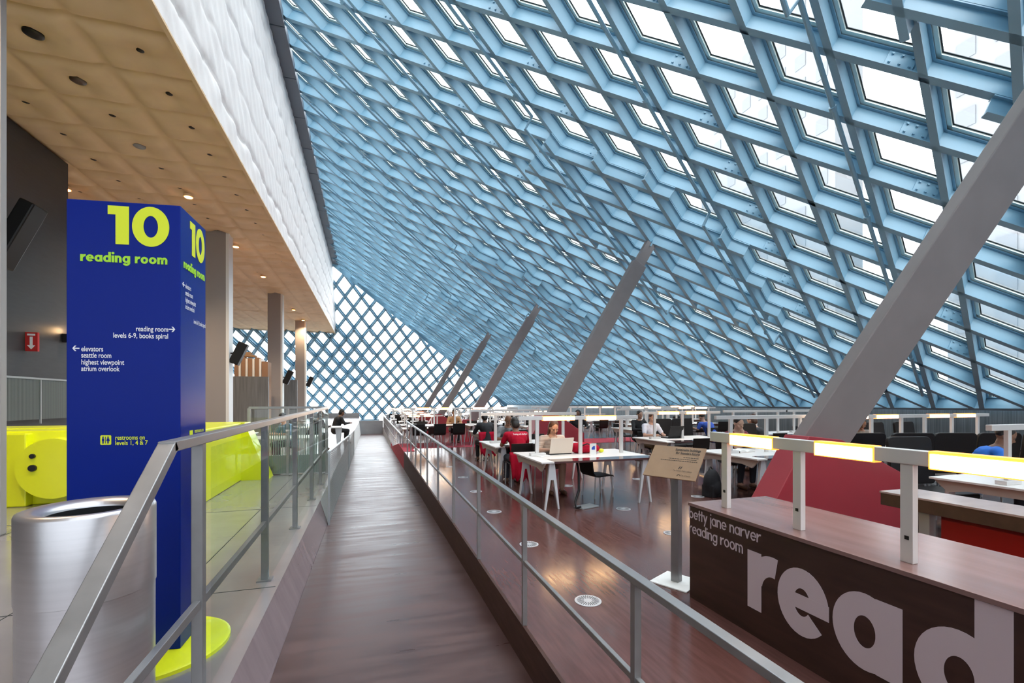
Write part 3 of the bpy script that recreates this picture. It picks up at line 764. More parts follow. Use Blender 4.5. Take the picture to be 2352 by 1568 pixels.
MB().bar((-2.45, 10.95, 1.47), (xl, 10.95, 1.47), .05, .05).build('top_rail', M['steel'], cr)
for x in (-2.45, -1.7): MB().box(x - .025, x + .025, 10.93, 10.97, 0, 1.46).build('post', M['steel'], cr)
MB().add([(-2.45, 10.95, .03), (xl, 10.95, .03), (xl, 10.95, 1.43), (-2.45, 10.95, 1.43)], [(0, 1, 2, 3)]).build('glass_panel', M['glass'], cr)
MB().box(-2.2, xl, 11.05, 11.15, .02, .42).build('plinth', M['concrete'], cr)
MB().add([(-2.2, 11.03, .02), (xl, 11.03, .02), (xl, 11.03, 1.1), (-2.2, 11.03, 1.1)], [(0, 1, 2, 3)]).build('mesh_panel', M['screenv'], cr)
for (y0, y1, z0, z1, z2, z3, lb) in ((7.9, 15.3, wz(7.9), wz(15.3), .79, .50, 'long grey wire mesh guard on the left of the walkway'), (15.6, 20.5, wz(15.6), wz(20.5), .50, .36, 'farther grey wire mesh guard on the left of the walkway')):
    t = thing('mesh_guard', lb, 'guard screen', (-.62, 0, 0), 0, 'mesh guards left of the walkway')
    MB().add([(0, y0, z0), (0, y1, z1), (0, y1, z3), (0, y0, z2)], [(0, 1, 2, 3)]).build('mesh_panel', M['screenz'], t)
    MB().bar((0, y0, z2), (0, y1, z3), .05, .03).build('top_rail', M['greyleg'], t)
    for q in (0, 1): MB().bar((0, (y0, y1)[q], (z0, z1)[q]), (0, (y0, y1)[q], (z2, z3)[q]), .03, .03, Vector((1, 0, 0))).build('post', M['greyleg'], t)

# ================================================================== LETTERED DESK
dk = thing('reading_desk', 'long dark wood desk with big pale letters on its front', 'desk', (0, 0, 0))
MB().box(2.53, 3.33, -1.5, 3.15, 0, .755).build('desk_body', M['deskface'], dk)
MB().box(2.52, 3.34, -1.5, 3.16, .755, .78).build('desk_top', M['desk'], dk, bevel=.002)
ND = Vector((-1, 0, 0)); RD = Vector((0, -1, 0))
def dtext(s, y, z, width, xh, w, name, track=.1, asc=1.5):
    wd = glyphs(s, lambda a, b, c: Vector((a, b, c)), w=w, track=track, bold_asc=asc).width
    return glyphs(s, plane_fn((2.53, y, z), RD, UP, ND, width / wd, xh), w=w, track=track, bold_asc=asc, h=.0015).build(name, M['halftone'], dk)
dtext('betty jane narver', 3.155, .655, .72, .058, .20, 'lettering')
dtext('reading room', 3.155, .535, .57, .058, .20, 'lettering')
# large letters, slightly screened print
for ch, y, wd_, asc in (('r', 2.545, .225, 1.5), ('e', 2.300, .345, 1.5), ('a', 1.933, .357, 1.5), ('d', 1.525, .358, 1.46)):
    wd = glyphs(ch, lambda a, b, c: Vector((a, b, c)), w=.30).width
    glyphs(ch, plane_fn((2.53, y, .187), RD, UP, ND, wd_ / wd, .395), w=.34, bold_asc=asc, h=.0015).build('large_letter', M['halftone'], dk)

def lamp_bar(parent, L, posts, zb, lit, bh=.07, bw=.055, h0=0.0, ax=0, box=True):
    """bar along local x from 0..L at height zb (top); posts x list; lit = segments"""
    def bx(x0, x1, y0, y1, z0, z1): return MB().box(x0, x1, y0, y1, z0, z1)
    lb_ = bx(0, L, -bw / 2, bw / 2, zb - bh, zb).build('light_bar', M['lamp'], parent, bevel=.004)
    for a, b in lit:
        bx(a, b, -bw / 2 - .006, bw / 2 + .006, zb - bh - .006, zb - .010).build('lit_tube', M['lit'], lb_, bevel=.004)
        bx(a - .008, b + .008, -bw / 2 - .003, bw / 2 + .003, zb - bh - .012, zb + .004).build('tube_halo', M['amber'], lb_, bevel=.003)  # added glowing rim that imitates the halo around the lit tube
    for p in posts: bx(p - .03, p + .03, -.02, .02, h0, zb - bh).build('post', M['lamp'], parent, bevel=.003)

lm = thing('desk_lamp_rail', 'long low lamp rail glowing above the lettered desk, nearest the camera', 'lamp', (2.68, 3.06, .78), -PI / 2)
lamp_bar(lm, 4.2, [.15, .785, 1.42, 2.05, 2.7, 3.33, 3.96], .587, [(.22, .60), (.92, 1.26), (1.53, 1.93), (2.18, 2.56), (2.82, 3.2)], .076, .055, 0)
for p in (.15, .785, 1.42): MB().box(p - .008, p + .012, -.0225, -.019, .12, .14).build('socket', M['black'], lm)
tag(MB().lathe([(.03, 0), (.032, .006), (.02, .01)], 12).build('paper_scrap', M['paper'], loc=(2.76, 2.35, .78)), 'tiny white scrap lying on the lettered desk top', 'paper')

d2 = thing('red_desk', 'brown topped desk with bright red front panel right of the red plinth', 'desk', (0, 0, 0))
MB().box(4.52, 4.95, -1.5, 3.0, .66, .77).build('counter_slab', M['slab'], d2, bevel=.004)
MB().box(4.515, 4.955, -1.5, 3.005, .77, .785).build('counter_top', M['slabtop'], d2)
MB().box(4.68, 4.72, -1.5, 2.62, .02, .66).build('red_panel', M['redpanel'], d2)
MB().box(4.60, 4.68, 2.66, 2.74, 0, .66).build('leg', M['greyleg'], d2)

# ================================================================== INFORMATION STAND
st = thing('info_stand', 'steel stand holding a tilted brown board about sustainable buildings', 'sign', (2.62, 3.44, 0), math.radians(-63))
MB().box(-.17, .17, -.17, .17, 0, .012).build('base_plate', M['white'], st, bevel=.003)
MB().box(-.036, .036, -.036, .036, .012, 1.0).build('post', M['steel'], st, bevel=.004)
tl = math.radians(48); ctr = Vector((.0, -.04, 1.065)); rx = Vector((1, 0, 0)); uv = Vector((0, math.cos(tl), math.sin(tl))); nn = Vector((0, -math.sin(tl), math.cos(tl)))
uv = (uv - rx * uv.dot(rx)).normalized(); nn = rx.cross(uv).normalized()
cc_ = ctr + Vector((.0, 0, .005))
MB().beam(cc_ - rx * .24, cc_ + rx * .24, uv, nn, .17, 0, .012).build('board', M['board'], st)
o2 = cc_ + nn * .0125
small_text('Sustainable buildings', o2 + rx * .205 + uv * .125, rx, uv, nn, .036, 'lettering', M['ink'], st, .23, 'RIGHT', .02)
small_text("for Seattle's future", o2 + rx * .205 + uv * .088, rx, uv, nn, .036, 'lettering', M['ink'], st, .215, 'RIGHT', .02)
small_text('This reading room is part of a building', o2 + rx * .205 + uv * .060, rx, uv, nn, .017, 'lettering', M['ink'], st, .28, 'RIGHT', 0) if False else None
mb = MB()
rl = random.Random(5)
for q, (a, b) in enumerate(((.07, .205), (-.06, .205), (-.13, .205))):
    x = a
    while x < b - .01:
        L = rl.uniform(.008, .022); vv = .056 - q * .020
        p = o2 + rx * x + uv * vv; mb.beam(p, p + rx * min(L, b - x), uv, nn, .0028, 0, .0006); x += L + .004
mb.build('fine_print', M['ink'], st)
small_text('The Seattle Public Library', o2 + rx * .19 - uv * .095, rx, uv, nn, .022, 'lettering', M['ink'], st, .17, 'RIGHT', -.005)
small_text('City of Seattle', o2 + rx * .19 - uv * .140, rx, uv, nn, .022, 'lettering', M['ink'], st, .085, 'RIGHT', -.005)
mb = MB(); pp = o2 + rx * .065 - uv * .055
for a in (0, .016): mb.beam(pp + rx * a - uv * .014, pp + rx * (a + .008) + uv * .014, rx, nn, .004, 0, .0008)
pp = o2 + rx * .085 - uv * .137
mb.tube([pp + Vector((0, 0, 0)) + rx * (.012 * math.cos(t)) + uv * (.012 * math.sin(t)) for t in (0.2, 1, 2, 3, 3.6)], .003, 6)
mb.build('emblem', M['ink'], st)

# ================================================================== FLOOR GRILLES
gp = [(1.69, 3.33), (1.72, 4.84), (1.74, 6.41), (1.82, 7.94), (3.54, 4.72), (3.63, 6.0), (3.60, 7.95), (1.9, 9.5), (1.9, 11.1), (7.04, 8.3), (5.3, 6.4), (5.3, 8.2)]
gw = ['nearest the camera', 'second along the handrail', 'third along the handrail', 'fourth along the handrail', 'beside the information stand', 'in front of the nearest white table', 'under the back of the nearest table', 'left of the laptop man table', 'just before the far black chairs', 'under the middle right table', 'right of the nearest white table', 'behind the black backpack']
gr0 = None
for (x, y), lb in zip(gp, gw):
    L = 'round pale air grille in the dark floor, ' + lb
    if gr0 is None:
        gr0 = thing('floor_grille', L, 'grille', (x, y, 0), 0, 'round air grilles in the floor')
        MB().lathe([(.108, .0005), (.108, .004), (.10, .005)], 32).build('disc', M['grate'], gr0)
        mb = MB()
        for k in range(28):
            t = 2 * PI * k / 28; a = .035 if k % 2 else .055
            d = Vector((math.cos(t), math.sin(t), 0)); mb.beam(d * a + UP * .0052, d * .09 + UP * .0052, Vector((-d.y, d.x, 0)), UP, .0032, 0, .0006)
        mb.build('slots', M['grateh'], gr0); note(gr0)
    else: dup(gr0, (x, y, 0), 0, L)
fbx = thing('floor_box', 'flat grey floor plate under the nearest white table with a thick black cable', 'floor box', (3.16, 6.28, 0), .3)
MB().box(-.17, .17, -.10, .10, 0, .02).build('plate', M['greyleg'], fbx, bevel=.004)
tag(MB().tube([(3.03, 6.2, .03), (2.95, 6.2, .02), (2.96, 6.25, .10), (3.06, 6.33, .25), (3.09, 6.4, .5), (3.08, 6.45, .69)], .018, 8).build('power_cable', M['black'], smooth=True), 'thick black cable rising from the floor plate to the nearest white table', 'cable')

# ================================================================== TABLES, LAMPS, CHAIRS
def make_table():
    t = thing('reading_table', '', 'table')
    W, Dp = 2.0, 1.38
    MB().box(0, W, 0, Dp, .695, .72).build('table_top', M['table'], t, bevel=.004)
    MB().box(.20, W - .03, -.003, .30, .693, .7225).build('inlay', M['inlay'], t)['label'] = 'glossy brown front strip'
    P8 = [(-.165, 0), (-.055, .695), (.055, .695), (.165, 0), (.135, 0), (.032, .44), (-.032, .44), (-.135, 0)]
    for (x, y) in ((.20, .10), (W - .20, .10), (.20, Dp - .10), (W - .20, Dp - .10)):
        MB().prism(P8, lambda p, s3, x=x, y=y: (x + p[0] * (.72 + 0), y - .02 + .04 * s3, p[1])).build('leg', M['tleg'], t)
    for x in (.05, W - .08):
        MB().prism([(.02, .695), (Dp - .02, .695), (Dp - .16, .56), (Dp - .35, .60), (.35, .60), (.16, .56)], lambda p, s3, x=x: (x + .03 * s3, p[0], p[1])).build('side_apron', M['apron'], t)
    return t
def make_lamp():
    t = thing('table_lamp', '', 'lamp')
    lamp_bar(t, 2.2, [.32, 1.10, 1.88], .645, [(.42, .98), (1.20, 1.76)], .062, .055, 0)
    MB().box(.20, .46, -.05, .05, 0, .045).build('power_box', M['lamp'], t, bevel=.004)
    return t
def make_lamp_off():
    t = thing('table_lamp', '', 'lamp')
    lamp_bar(t, 2.2, [.32, 1.10, 1.88], .645, [], .062, .055, 0)
    MB().box(.20, .46, -.05, .05, 0, .045).build('power_box', M['lamp'], t, bevel=.004)
    return t
def make_chair():
    t = thing('shell_chair', '', 'chair')          # faces +Y
    prof = [(.225, .425), (.20, .447), (.10, .452), (-.10, .440), (-.17, .452), (-.205, .50), (-.225, .62), (-.245, .82)]
    prof2 = [(.225, .405), (.19, .425), (.10, .430), (-.10, .416), (-.185, .430), (-.232, .50), (-.252, .62), (-.272, .82)]
    mb = MB(); n = len(prof); vs = []
    for sx in (-.215, .215): 
        for y, z in prof: vs.append((sx, y, z))
        for y, z in prof2: vs.append((sx, y, z))
    o1, o2, o3, o4 = 0, n, 2 * n, 3 * n; fs = []
    for i in range(n - 1):
        fs += [(o1 + i, o1 + i + 1, o3 + i + 1, o3 + i), (o2 + i, o4 + i, o4 + i + 1, o2 + i + 1), (o1 + i, o2 + i, o2 + i + 1, o1 + i + 1), (o3 + i, o3 + i + 1, o4 + i + 1, o4 + i)]
    fs += [(o1, o3, o4, o2), (o1 + n - 1, o2 + n - 1, o4 + n - 1, o3 + n - 1)]
    mb.add(vs, fs).build('shell', M['chair'], t, bevel=.006)
    for (x, y) in ((-.19, .19), (.19, .19), (-.19, -.17), (.19, -.17)):
        MB().tube([(x, y, .43), (x * 1.04, y * 1.12, 0)], .011, 8).build('leg', M['greyleg'], t)
    return t
def make_wide():
    t = thing('wide_chair', '', 'chair')           # faces +Y, broad back
    mb = MB(); R = .07; W2, z0, z1 = .325, .50, 1.13; pts = []
    for (cx, cz, a0) in ((W2 - R, z1 - R, 0), (-W2 + R, z1 - R, 90), (-W2 + R, z0 + R, 180), (W2 - R, z0 + R, 270)):
        for k in range(5): a = math.radians(a0 + 22.5 * k); pts.append((cx + R * math.cos(a), cz + R * math.sin(a)))
    mb.prism(pts, lambda p, s3: (p[0], -.27 - .05 * s3 - (p[1] - .5) * .12, p[1]))
    mb.build('backrest', M['chair'], t, bevel=.008)
    MB().box(-.33, .33, -.28, .26, .40, .47).build('seat', M['chair'], t, bevel=.02)
    for (x, y) in ((-.28, .22), (.28, .22), (-.28, -.24), (.28, -.24)):
        MB().tube([(x, y, .40), (x * 1.2, y * 1.2, 0)], [.016, .011], 8).build('leg', M['greyleg'], t)
    return t
T0 = note(make_table()); L0 = note(make_lamp()); L1 = note(make_lamp_off()); C0 = note(make_chair()); W0 = note(make_wide())
used = set()
def put(src, loc, rz, label, group):
    if src.name in used: return dup(src, loc, rz, label, group)
    used.add(src.name); src.location = loc; src.rotation_euler = (0, 0, rz); src['label'] = label; src['group'] = group; return src
rc = random.Random(11)
def station(x, y, z, ph, lit=True, near=(.5, 1.45), far=(.5, 1.45), lamp=True):
    put(T0, (x, y, z), 0, 'white topped table, ' + ph, 'white reading tables')
    if lamp: put(L0 if lit else L1, (x - .1, y + .78, z + .72), 0, ('glowing' if lit else 'unlit') + ' white lamp bar on the table ' + ph, 'lamp bars on the reading tables')
    nm = ['left', 'right', 'middle']
    for s4, lst in (('near', near), ('far', far)):
        srt = sorted(lst)
        for q, cx in enumerate(lst):
            if len(lst) == 1: w_ = 'single chair'
            elif len(lst) == 2: w_ = ('left', 'right')[srt.index(cx)] + ' chair'
            else: w_ = ('left', 'middle', 'right')[srt.index(cx)] + ' chair'
            jy = rc.uniform(-.06, .12); ja = rc.uniform(-.15, .15)
            if s4 == 'near': put(C0, (x + cx, y - .12 - max(0, jy), z), ja, f'black {w_}, near side, table {ph}', 'black shell chairs')
            else: put(C0, (x + cx, y + 1.5 + max(0, jy), z), PI + ja, f'black {w_}, far side, table {ph}', 'black shell chairs')
# near level
station(2.40, 6.20, 0, 'nearest the walkway handrail', near=(), far=(.72,))
ch_ = put(C0, (3.70, 6.95, 0), -PI / 2 + .12, 'black chair turned sideways, tucked under the table nearest the handrail', 'black shell chairs'); ch_.scale = (.92, .92, .84)
station(2.34, 8.55, 0, 'with the bald man and black laptop', lit=False, near=(.40,), far=(.72, 1.5))
station(2.85, 12.1, 0, 'third in line behind the red shirt', lit=False, near=(.15,), far=(.6, 1.4))
station(1.30, 16.2, 0, 'behind the three black chairs by the red carpet', near=(.35, 1.0, 1.7), far=(.6, 1.9))
station(3.45, 16.2, 0, 'right of the red carpet chairs', near=(1.4,), far=(.5, 1.4))
station(6.20, 8.45, 0, 'where the man in the pale shirt sits', near=(.55,), far=(.62,))
station(5.70, 5.55, 0, 'with the open book, behind the brown board', lit=False, near=(), far=(1.0,))
station(7.75, 12.2, 0, 'holding the white bag', lit=False, near=(.4, 1.5), far=(.5, 1.5))
station(9.20, 9.2, 0, 'left half of the long unlit row', lit=False, near=(.5, 1.5), far=(.5, 1.5))
station(11.35, 9.2, 0, 'right half of the long unlit row', lit=False, near=(.5, 1.5), far=(1.5,))
station(9.30, 14.6, 0, 'left one under the glowing far right row', near=(.5, 1.5), far=(.5,))
station(11.5, 14.6, 0, 'right one under the glowing far right row', near=(.5, 1.5), far=(1.5,))
station(5.6, 13.2, 0, 'beside the foot of the middle strut', lit=False, near=(.4, 1.4), far=(1.4,)) if False else None
station(7.7, 5.15, 0, 'behind the huge strut with broad chairs', near=(), far=(.6, 1.5))
station(9.9, 5.15, 0, 'right end of the broad chair row', near=(), far=(.6, 1.5))
station(6.35, 2.30, 0, 'at the right edge under the white lamp bar', lit=False, near=(.5,), far=(1.6,))
# broad black chairs on the right
wc = [(7.30, 5.36, -.25, 'leftmost broad black chair right of the huge strut'), (8.02, 5.14, -.3, 'second broad black chair right of the huge strut'), (8.66, 4.96, -.3, 'third broad black chair right of the huge strut'), (9.32, 4.76, -.32, 'fourth broad black chair right of the huge strut'), (10.1, 4.6, -.3, 'rightmost broad black chair of the front row'),
      (9.1, 7.1, PI + .1, 'leftmost broad black chair of the back row, beside the grey jacket'), (11.0, 7.1, PI, 'broad black chair in the middle of the back row'), (12.0, 7.1, PI, 'broad black chair at the right of the back row'),
      (6.95, 3.95, PI - .2, 'broad black chair beside the person in bright blue'), (7.75, 7.55, PI, 'broad black chair with thin highlight, beside the person in maroon'), (7.6, 10.25, PI, 'broad black chair right beside the pale shirt person'), (8.3, 10.3, PI, 'broad black chair farther right of the pale shirt person')]
for x, y, a, lb in wc: put(W0, (x, y, 0), a, lb, 'broad black chairs')
# far right rows
for k, x in enumerate((6.9, 9.15, 11.4, 13.65)):
    station(x, 18.0, 0, 'in the last glowing row on the right, ' + ['leftmost', 'second', 'third', 'rightmost'][k], lit=(k > 0), near=(.5,), far=(1.4,))
# lower level
rown = ['first', 'second', 'third', 'fourth', 'fifth', 'sixth', 'seventh']; coln = ['left column', 'middle column', 'right column', 'outermost column']
for r_, y in enumerate((23.0, 26.4, 31.0, 34.6, 39.9, 43.5, 47.0)):
    for c_, x in enumerate((1.6, 4.9, 8.0, 11.1)):
        if 28 < y < 31 and c_ == 1: continue
        ph = f'{rown[r_]} row on the lower floor, {coln[c_]}'
        station(x + .15 * (r_ % 3), y, -.5, ph, lit=(r_ + c_) % 4 != 3, near=(.5, 1.4) if c_ < 2 else (1.0,), far=(.9,) if c_ < 2 else ())

# ================================================================== PEOPLE
def cylinder_hand(mb, wrist, dirv, up, s=1.0, curl=.5, thumb=1):
    d = Vector(dirv).normalized(); u = Vector(up).normalized(); sd_ = d.cross(u).normalized() * thumb
    w0 = Vector(wrist); palm = w0 + d * .055 * s
    mb.cone(w0, palm + d * .02 * s, .026 * s, .034 * s, 10)
    for k, (o, L) in enumerate(((-.030, .062), (-.010, .072), (.010, .068), (.029, .052))):
        b = palm + d * .035 * s + sd_ * o * s; m1 = b + (d - u * curl * .3).normalized() * L * .5 * s; e = m1 + (d - u * curl).normalized() * L * .5 * s
        mb.cone(b, m1, .0095 * s, .009 * s, 7); mb.cone(m1, e, .009 * s, .0075 * s, 7)
    tb = w0 + d * .03 * s - sd_ * .028 * s; tm = tb + (d - sd_ * .8).normalized() * .03 * s; te = tm + (d - sd_ * .1).normalized() * .028 * s
    mb.cone(tb, tm, .012 * s, .010 * s, 7); mb.cone(tm, te, .010 * s, .008 * s, 7)
def remesh(o, vox, sm=2):
    r = o.modifiers.new('remesh', 'REMESH'); r.mode = 'VOXEL'; r.voxel_size = vox; r.use_smooth_shade = True
    s = o.modifiers.new('smooth', 'SMOOTH'); s.factor = .5; s.iterations = sm
def person(label, loc, rz, skin, shirt, trous, hair, hairstyle='short', lean=.15, headpitch=.3, arms='table', vox=.011, sleeve=.5, face=True, shoes='shoe', headturn=0.0, legs=True, hairmat='hairb', jacket=None):
    t = thing('person', label, 'person', loc, rz)
    S = lambda x, y, z: Vector((x, y, z))
    hip = S(0, -.02, .53); chest = S(0, -.02 + lean * .35, .53 + .34 * math.cos(lean)); neck = S(0, lean * .62 - .02, .53 + .52 * math.cos(lean))
    head = neck + S(0, .045 + .06 * lean, .155 - .03 * headpitch)
    sh = [neck + S(sx * .185, -.01, -.06) for sx in (-1, 1)]
    b = MB()
    b.cone(hip, chest, .135, .145, 14); b.cone(chest, neck - S(0, 0, .05), .14, .10, 14); b.cone(sh[0], sh[1], .055, .055, 12)
    b.cone(neck - S(0, 0, .05), head - S(0, .02, .03), .056, .052, 12)
    # head built in its own frame
    Rh = Matrix.Rotation(headturn, 3, 'Z') @ Matrix.Rotation(-headpitch, 3, 'X')
    hb_ = MB(); hb_.ball((0, -.005, .03), (.076, .096, .098), 20); hb_.ball((0, .022, -.04), (.056, .066, .068), 16)
    hb_.cone((0, .088, .012), (0, .108, -.022), .010, .015, 8); hb_.cone((-.045, .076, .033), (.045, .076, .033), .014, .014, 8)
    hb_.cone((-.018, .086, -.052), (.018, .086, -.052), .011, .011, 8); hb_.ball((0, .070, -.088), (.026, .022, .020), 10)
    for sx in (-1, 1): hb_.ball((sx * .078, -.005, -.002), (.012, .022, .032), 8); hb_.ball((sx * .045, .058, -.02), (.024, .022, .024), 8)
    b.add([head + Rh @ Vector(v) for v in hb_.v], hb_.f)
    if arms == 'table': el = [S(-.27, .16 + lean * .3, .76), S(.27, .16 + lean * .3, .76)]; hd = [S(-.13, .40 + lean * .3, .775), S(.13, .40 + lean * .3, .775)]
    elif arms == 'lap': el = [S(-.25, .08, .70), S(.25, .08, .70)]; hd = [S(-.08, .30, .62), S(.08, .30, .62)]
    elif arms == 'chin': el = [S(-.22, .28 + lean * .3, .77), S(.20, .30 + lean * .3, .77)]; hd = [S(-.02, head.y + .09, head.z - .20), S(.05, .34 + lean * .3, .80)]
    elif arms == 'side': el = [S(-.30, .02, .78), S(.30, .02, .78)]; hd = [S(-.27, .28, .78), S(.27, .28, .78)]
    for q in (0, 1):
        b.cone(sh[q], el[q], .047, .038, 10); b.cone(el[q], hd[q], .038, .026, 10)
        dv = (hd[q] - el[q]).normalized(); cylinder_hand(b, hd[q], dv if arms != 'chin' or q else S(.1, -.2, 1), S(0, -.3, 1) if arms != 'chin' or q else S(0, 1, .2), 1.0, .5, (-1, 1)[q])
    if legs:
        kn = [S(-.12, .42, .50), S(.12, .42, .50)]; an = [S(-.12, .40, .08), S(.11, .36, .08)]
        for q in (0, 1): b.cone(hip + S((-.09, .09)[q], .02, -.02), kn[q], .085, .058, 12); b.cone(kn[q], an[q], .055, .036, 12); b.cone(an[q], an[q] + S(0, .12, -.04), .035, .028, 8)
    bo_ = b.build('body', M[skin], t, smooth=True); remesh(bo_, vox)
    # shirt
    c = MB(); c.cone(hip + S(0, 0, -.02), chest, .155, .160, 16); c.cone(chest, neck - S(0, 0, .065), .158, .105, 16); c.cone(sh[0], sh[1], .070, .070, 12)
    c.cone(S(-.06, hip.y, hip.z), S(.06, hip.y, hip.z), .14, .14, 12); c.cone(chest + S(-.06, 0, .04), chest + S(.06, 0, .04), .135, .135, 12)
    for q in (0, 1):
        c.cone(sh[q], sh[q].lerp(el[q], min(1, sleeve * 1.3)), .064, .054, 12)
        if sleeve > .8: c.cone(el[q], el[q].lerp(hd[q], .9), .050, .036, 12)
    so = c.build('shirt', M[shirt], t, smooth=True); remesh(so, vox * 1.2, 3)
    if legs:
        c = MB()
        for q in (0, 1): c.cone(hip + S((-.08, .08)[q], .0, -.02), kn[q], .105, .072, 12); c.cone(kn[q], an[q] + S(0, 0, .05), .070, .052, 12)
        po = c.build('trousers', M[trous], t, smooth=True); remesh(po, vox * 1.3)
        for q in (0, 1): MB().cone(an[q] + S(0, -.03, -.035), an[q] + S(0, .15, -.045), .042, .036, 12).build('shoe', M[shoes], t, smooth=True)
    if hair:
        h = MB(); f = lambda v: head + Rh @ Vector(v)
        hh = MB(); hh.ball((0, -.022, .048), (.086, .098, .094), 18)
        if hairstyle != 'short': hh.ball((0, -.045, -.01), (.084, .072, .10), 14)
        if hairstyle == 'long':
            for sx in (-1, 1): hh.cone((sx * .068, -.02, .04), (sx * .072, .0, -.16), .028, .022, 10)
            hh.cone((0, -.075, .03), (0, -.085, -.2), .065, .05, 12)
        if hairstyle == 'up': hh.ball((0, -.10, .09), .045, 12)
        if hairstyle == 'hood': hh.ball((0, -.03, .0), (.105, .105, .14), 14)
        h.add([f(v) for v in hh.v], hh.f); ho = h.build('hair' if hairstyle != 'hood' else 'hood', M[hairmat], t, smooth=True); remesh(ho, vox * .9, 1)
    if face:
        for sx in (-1, 1): MB().ball(head + Rh @ Vector((sx * .031, .0835, .012)), (.011, .007, .006), 8).build('eye', M['eye'], bo_)
        e = MB(); e.add([head + Rh @ Vector(v) for v in MB().cone((-.018, .097, -.053), (.018, .097, -.053), .005, .005, 6).v], MB().cone((-.018, .097, -.053), (.018, .097, -.053), .005, .005, 6).f); e.build('mouth', M['lip'], bo_)
        e = MB()
        for sx in (-1, 1): q_ = MB().cone((sx * .018, .093, .035), (sx * .046, .083, .034), .0035, .003, 6); e.add([head + Rh @ Vector(v) for v in q_.v], q_.f)
        e.build('eyebrows', M['hairb'], bo_)
    return t
M['stripe'] = mat('striped_knit', (.62, .55, .48), .8, col2=(.30, .25, .22), nscale=(1, 1, 60))
M['camo'] = mat('grey_patterned_shirt', (.30, .32, .33), .8, col2=(.05, .05, .06), nscale=(9, 9, 9))
M['pale'] = mat('pale_blue_shirt', (.55, .60, .72), .8, noise=.1, nscale=(20, 20, 20))
M['maroon'] = mat('maroon_shirt', (.16, .012, .03), .8); M['royal'] = mat('royal_blue_shirt', (.03, .09, .45), .8)
M['bright'] = mat('bright_blue_shirt', (.02, .16, .62), .8); M['tan'] = mat('tan_sweater', (.34, .20, .10), .8)
M['grey'] = mat('grey_jacket', (.16, .15, .14), .85, noise=.3, nscale=(14, 14, 14)); M['sky'] = mat('light_blue_shirt', (.28, .42, .62), .8)
M['blackc'] = mat('black_cloth', (.015, .015, .018), .85)
pz = PI
person('person in striped top with long brown hair behind the beige laptop', (3.10, 7.74, 0), pz, 'skin3', 'stripe', 'skin3', True, 'long', .42, .55, 'table', .010, .6, hairmat='hairn')
rp = person('person in red shirt with black hair seen from behind', (2.72, 8.22, 0), 0, 'skin2', 'red', 'denim', True, 'full', .35, .5, 'table', .011, .5, face=False)
small_text('Training with the Best', Vector((-.14, -.065, .975)), Vector((1, 0, 0)), Vector((0, .25, 1)), Vector((0, -1, .25)), .045, 'lettering', M['swhite'], rp, .28)
person('bald person in grey patterned shirt behind a black laptop', (3.02, 10.10, 0), pz, 'skin2', 'camo', 'denim', False, '', .25, .5, 'table', .011, .6)
person('person in black jacket seated beyond the red shirt, seen from behind', (2.98, 11.72, 0), .1, 'skin2', 'blackc', 'blackc', True, 'full', .25, .3, 'table', .014, 1, face=False)
person('person in pale short sleeved shirt typing on a black laptop', (6.82, 10.05, 0), pz, 'skin3', 'pale', 'khaki', True, 'short', .18, .3, 'table', .012, .55, hairmat='hairn')
person('person in maroon shirt resting chin on a hand', (6.7, 7.12, 0), pz - .1, 'skin3', 'maroon', 'denim', True, 'short', .22, .35, 'chin', .010, .6)
person('dark haired person in black beside the pale shirt', (7.7, 11.9, 0), pz, 'skin3', 'blackc', 'denim', True, 'full', .1, .2, 'table', .014, 1)
person('person in royal blue shirt leaning forward at the far row', (9.75, 11.1, 0), .2, 'skin3', 'royal', 'denim', True, 'short', .55, .6, 'table', .014, .6, face=False)
person('dark haired person with bare neck beyond the unlit lamp bar', (8.3, 7.95, 0), .3, 'skin1', 'blackc', 'denim', True, 'up', .3, .5, 'side', .013, .5, face=False, hairmat='hairn')
person('person in grey jacket bent over behind the glowing lamp bar', (10.1, 7.25, 0), 2.6, 'skin2', 'grey', 'denim', True, 'short', .45, .6, 'table', .013, 1)
person('person in bright blue shirt at the right edge', (7.75, 3.95, 0), pz + .5, 'skin2', 'bright', 'denim', True, 'short', .35, .5, 'table', .012, .6)
person('person in dark hooded top at the foot of the middle strut', (6.35, 13.2, 0), 2.6, 'skin2', 'blackc', 'denim', True, 'hood', .05, .2, 'side', .014, 1, hairmat='blackc')
person('person in tan sweater behind the red carpet table', (3.15, 17.95 - .2, -.02), pz, 'skin2', 'tan', 'denim', True, 'full', .3, .4, 'table', .014, 1)
person('person in light blue shirt seen through the glass guard', (-1.95, 13.15, 0), 2.2, 'skin1', 'sky', 'denim', True, 'short', .3, .5, 'table', .014, .6)
person('person in black at the small white table left of the walkway', (-1.75, 15.95, 0), -.9, 'skin2', 'blackc', 'blackc', True, 'full', .4, .5, 'table', .015, 1, face=False)
person('farther dark silhouetted person left of the walkway', (-1.2, 18.2, 0), -1.2, 'skin2', 'blackc', 'blackc', True, 'full', .3, .4, 'table', .018, 1, face=False)
person('dark haired person in black under the far glowing lamps', (10.4, 12.9, .3), pz, 'skin2', 'blackc', 'blackc', True, 'full', .1, .2, 'side', .016, 1) if False else None

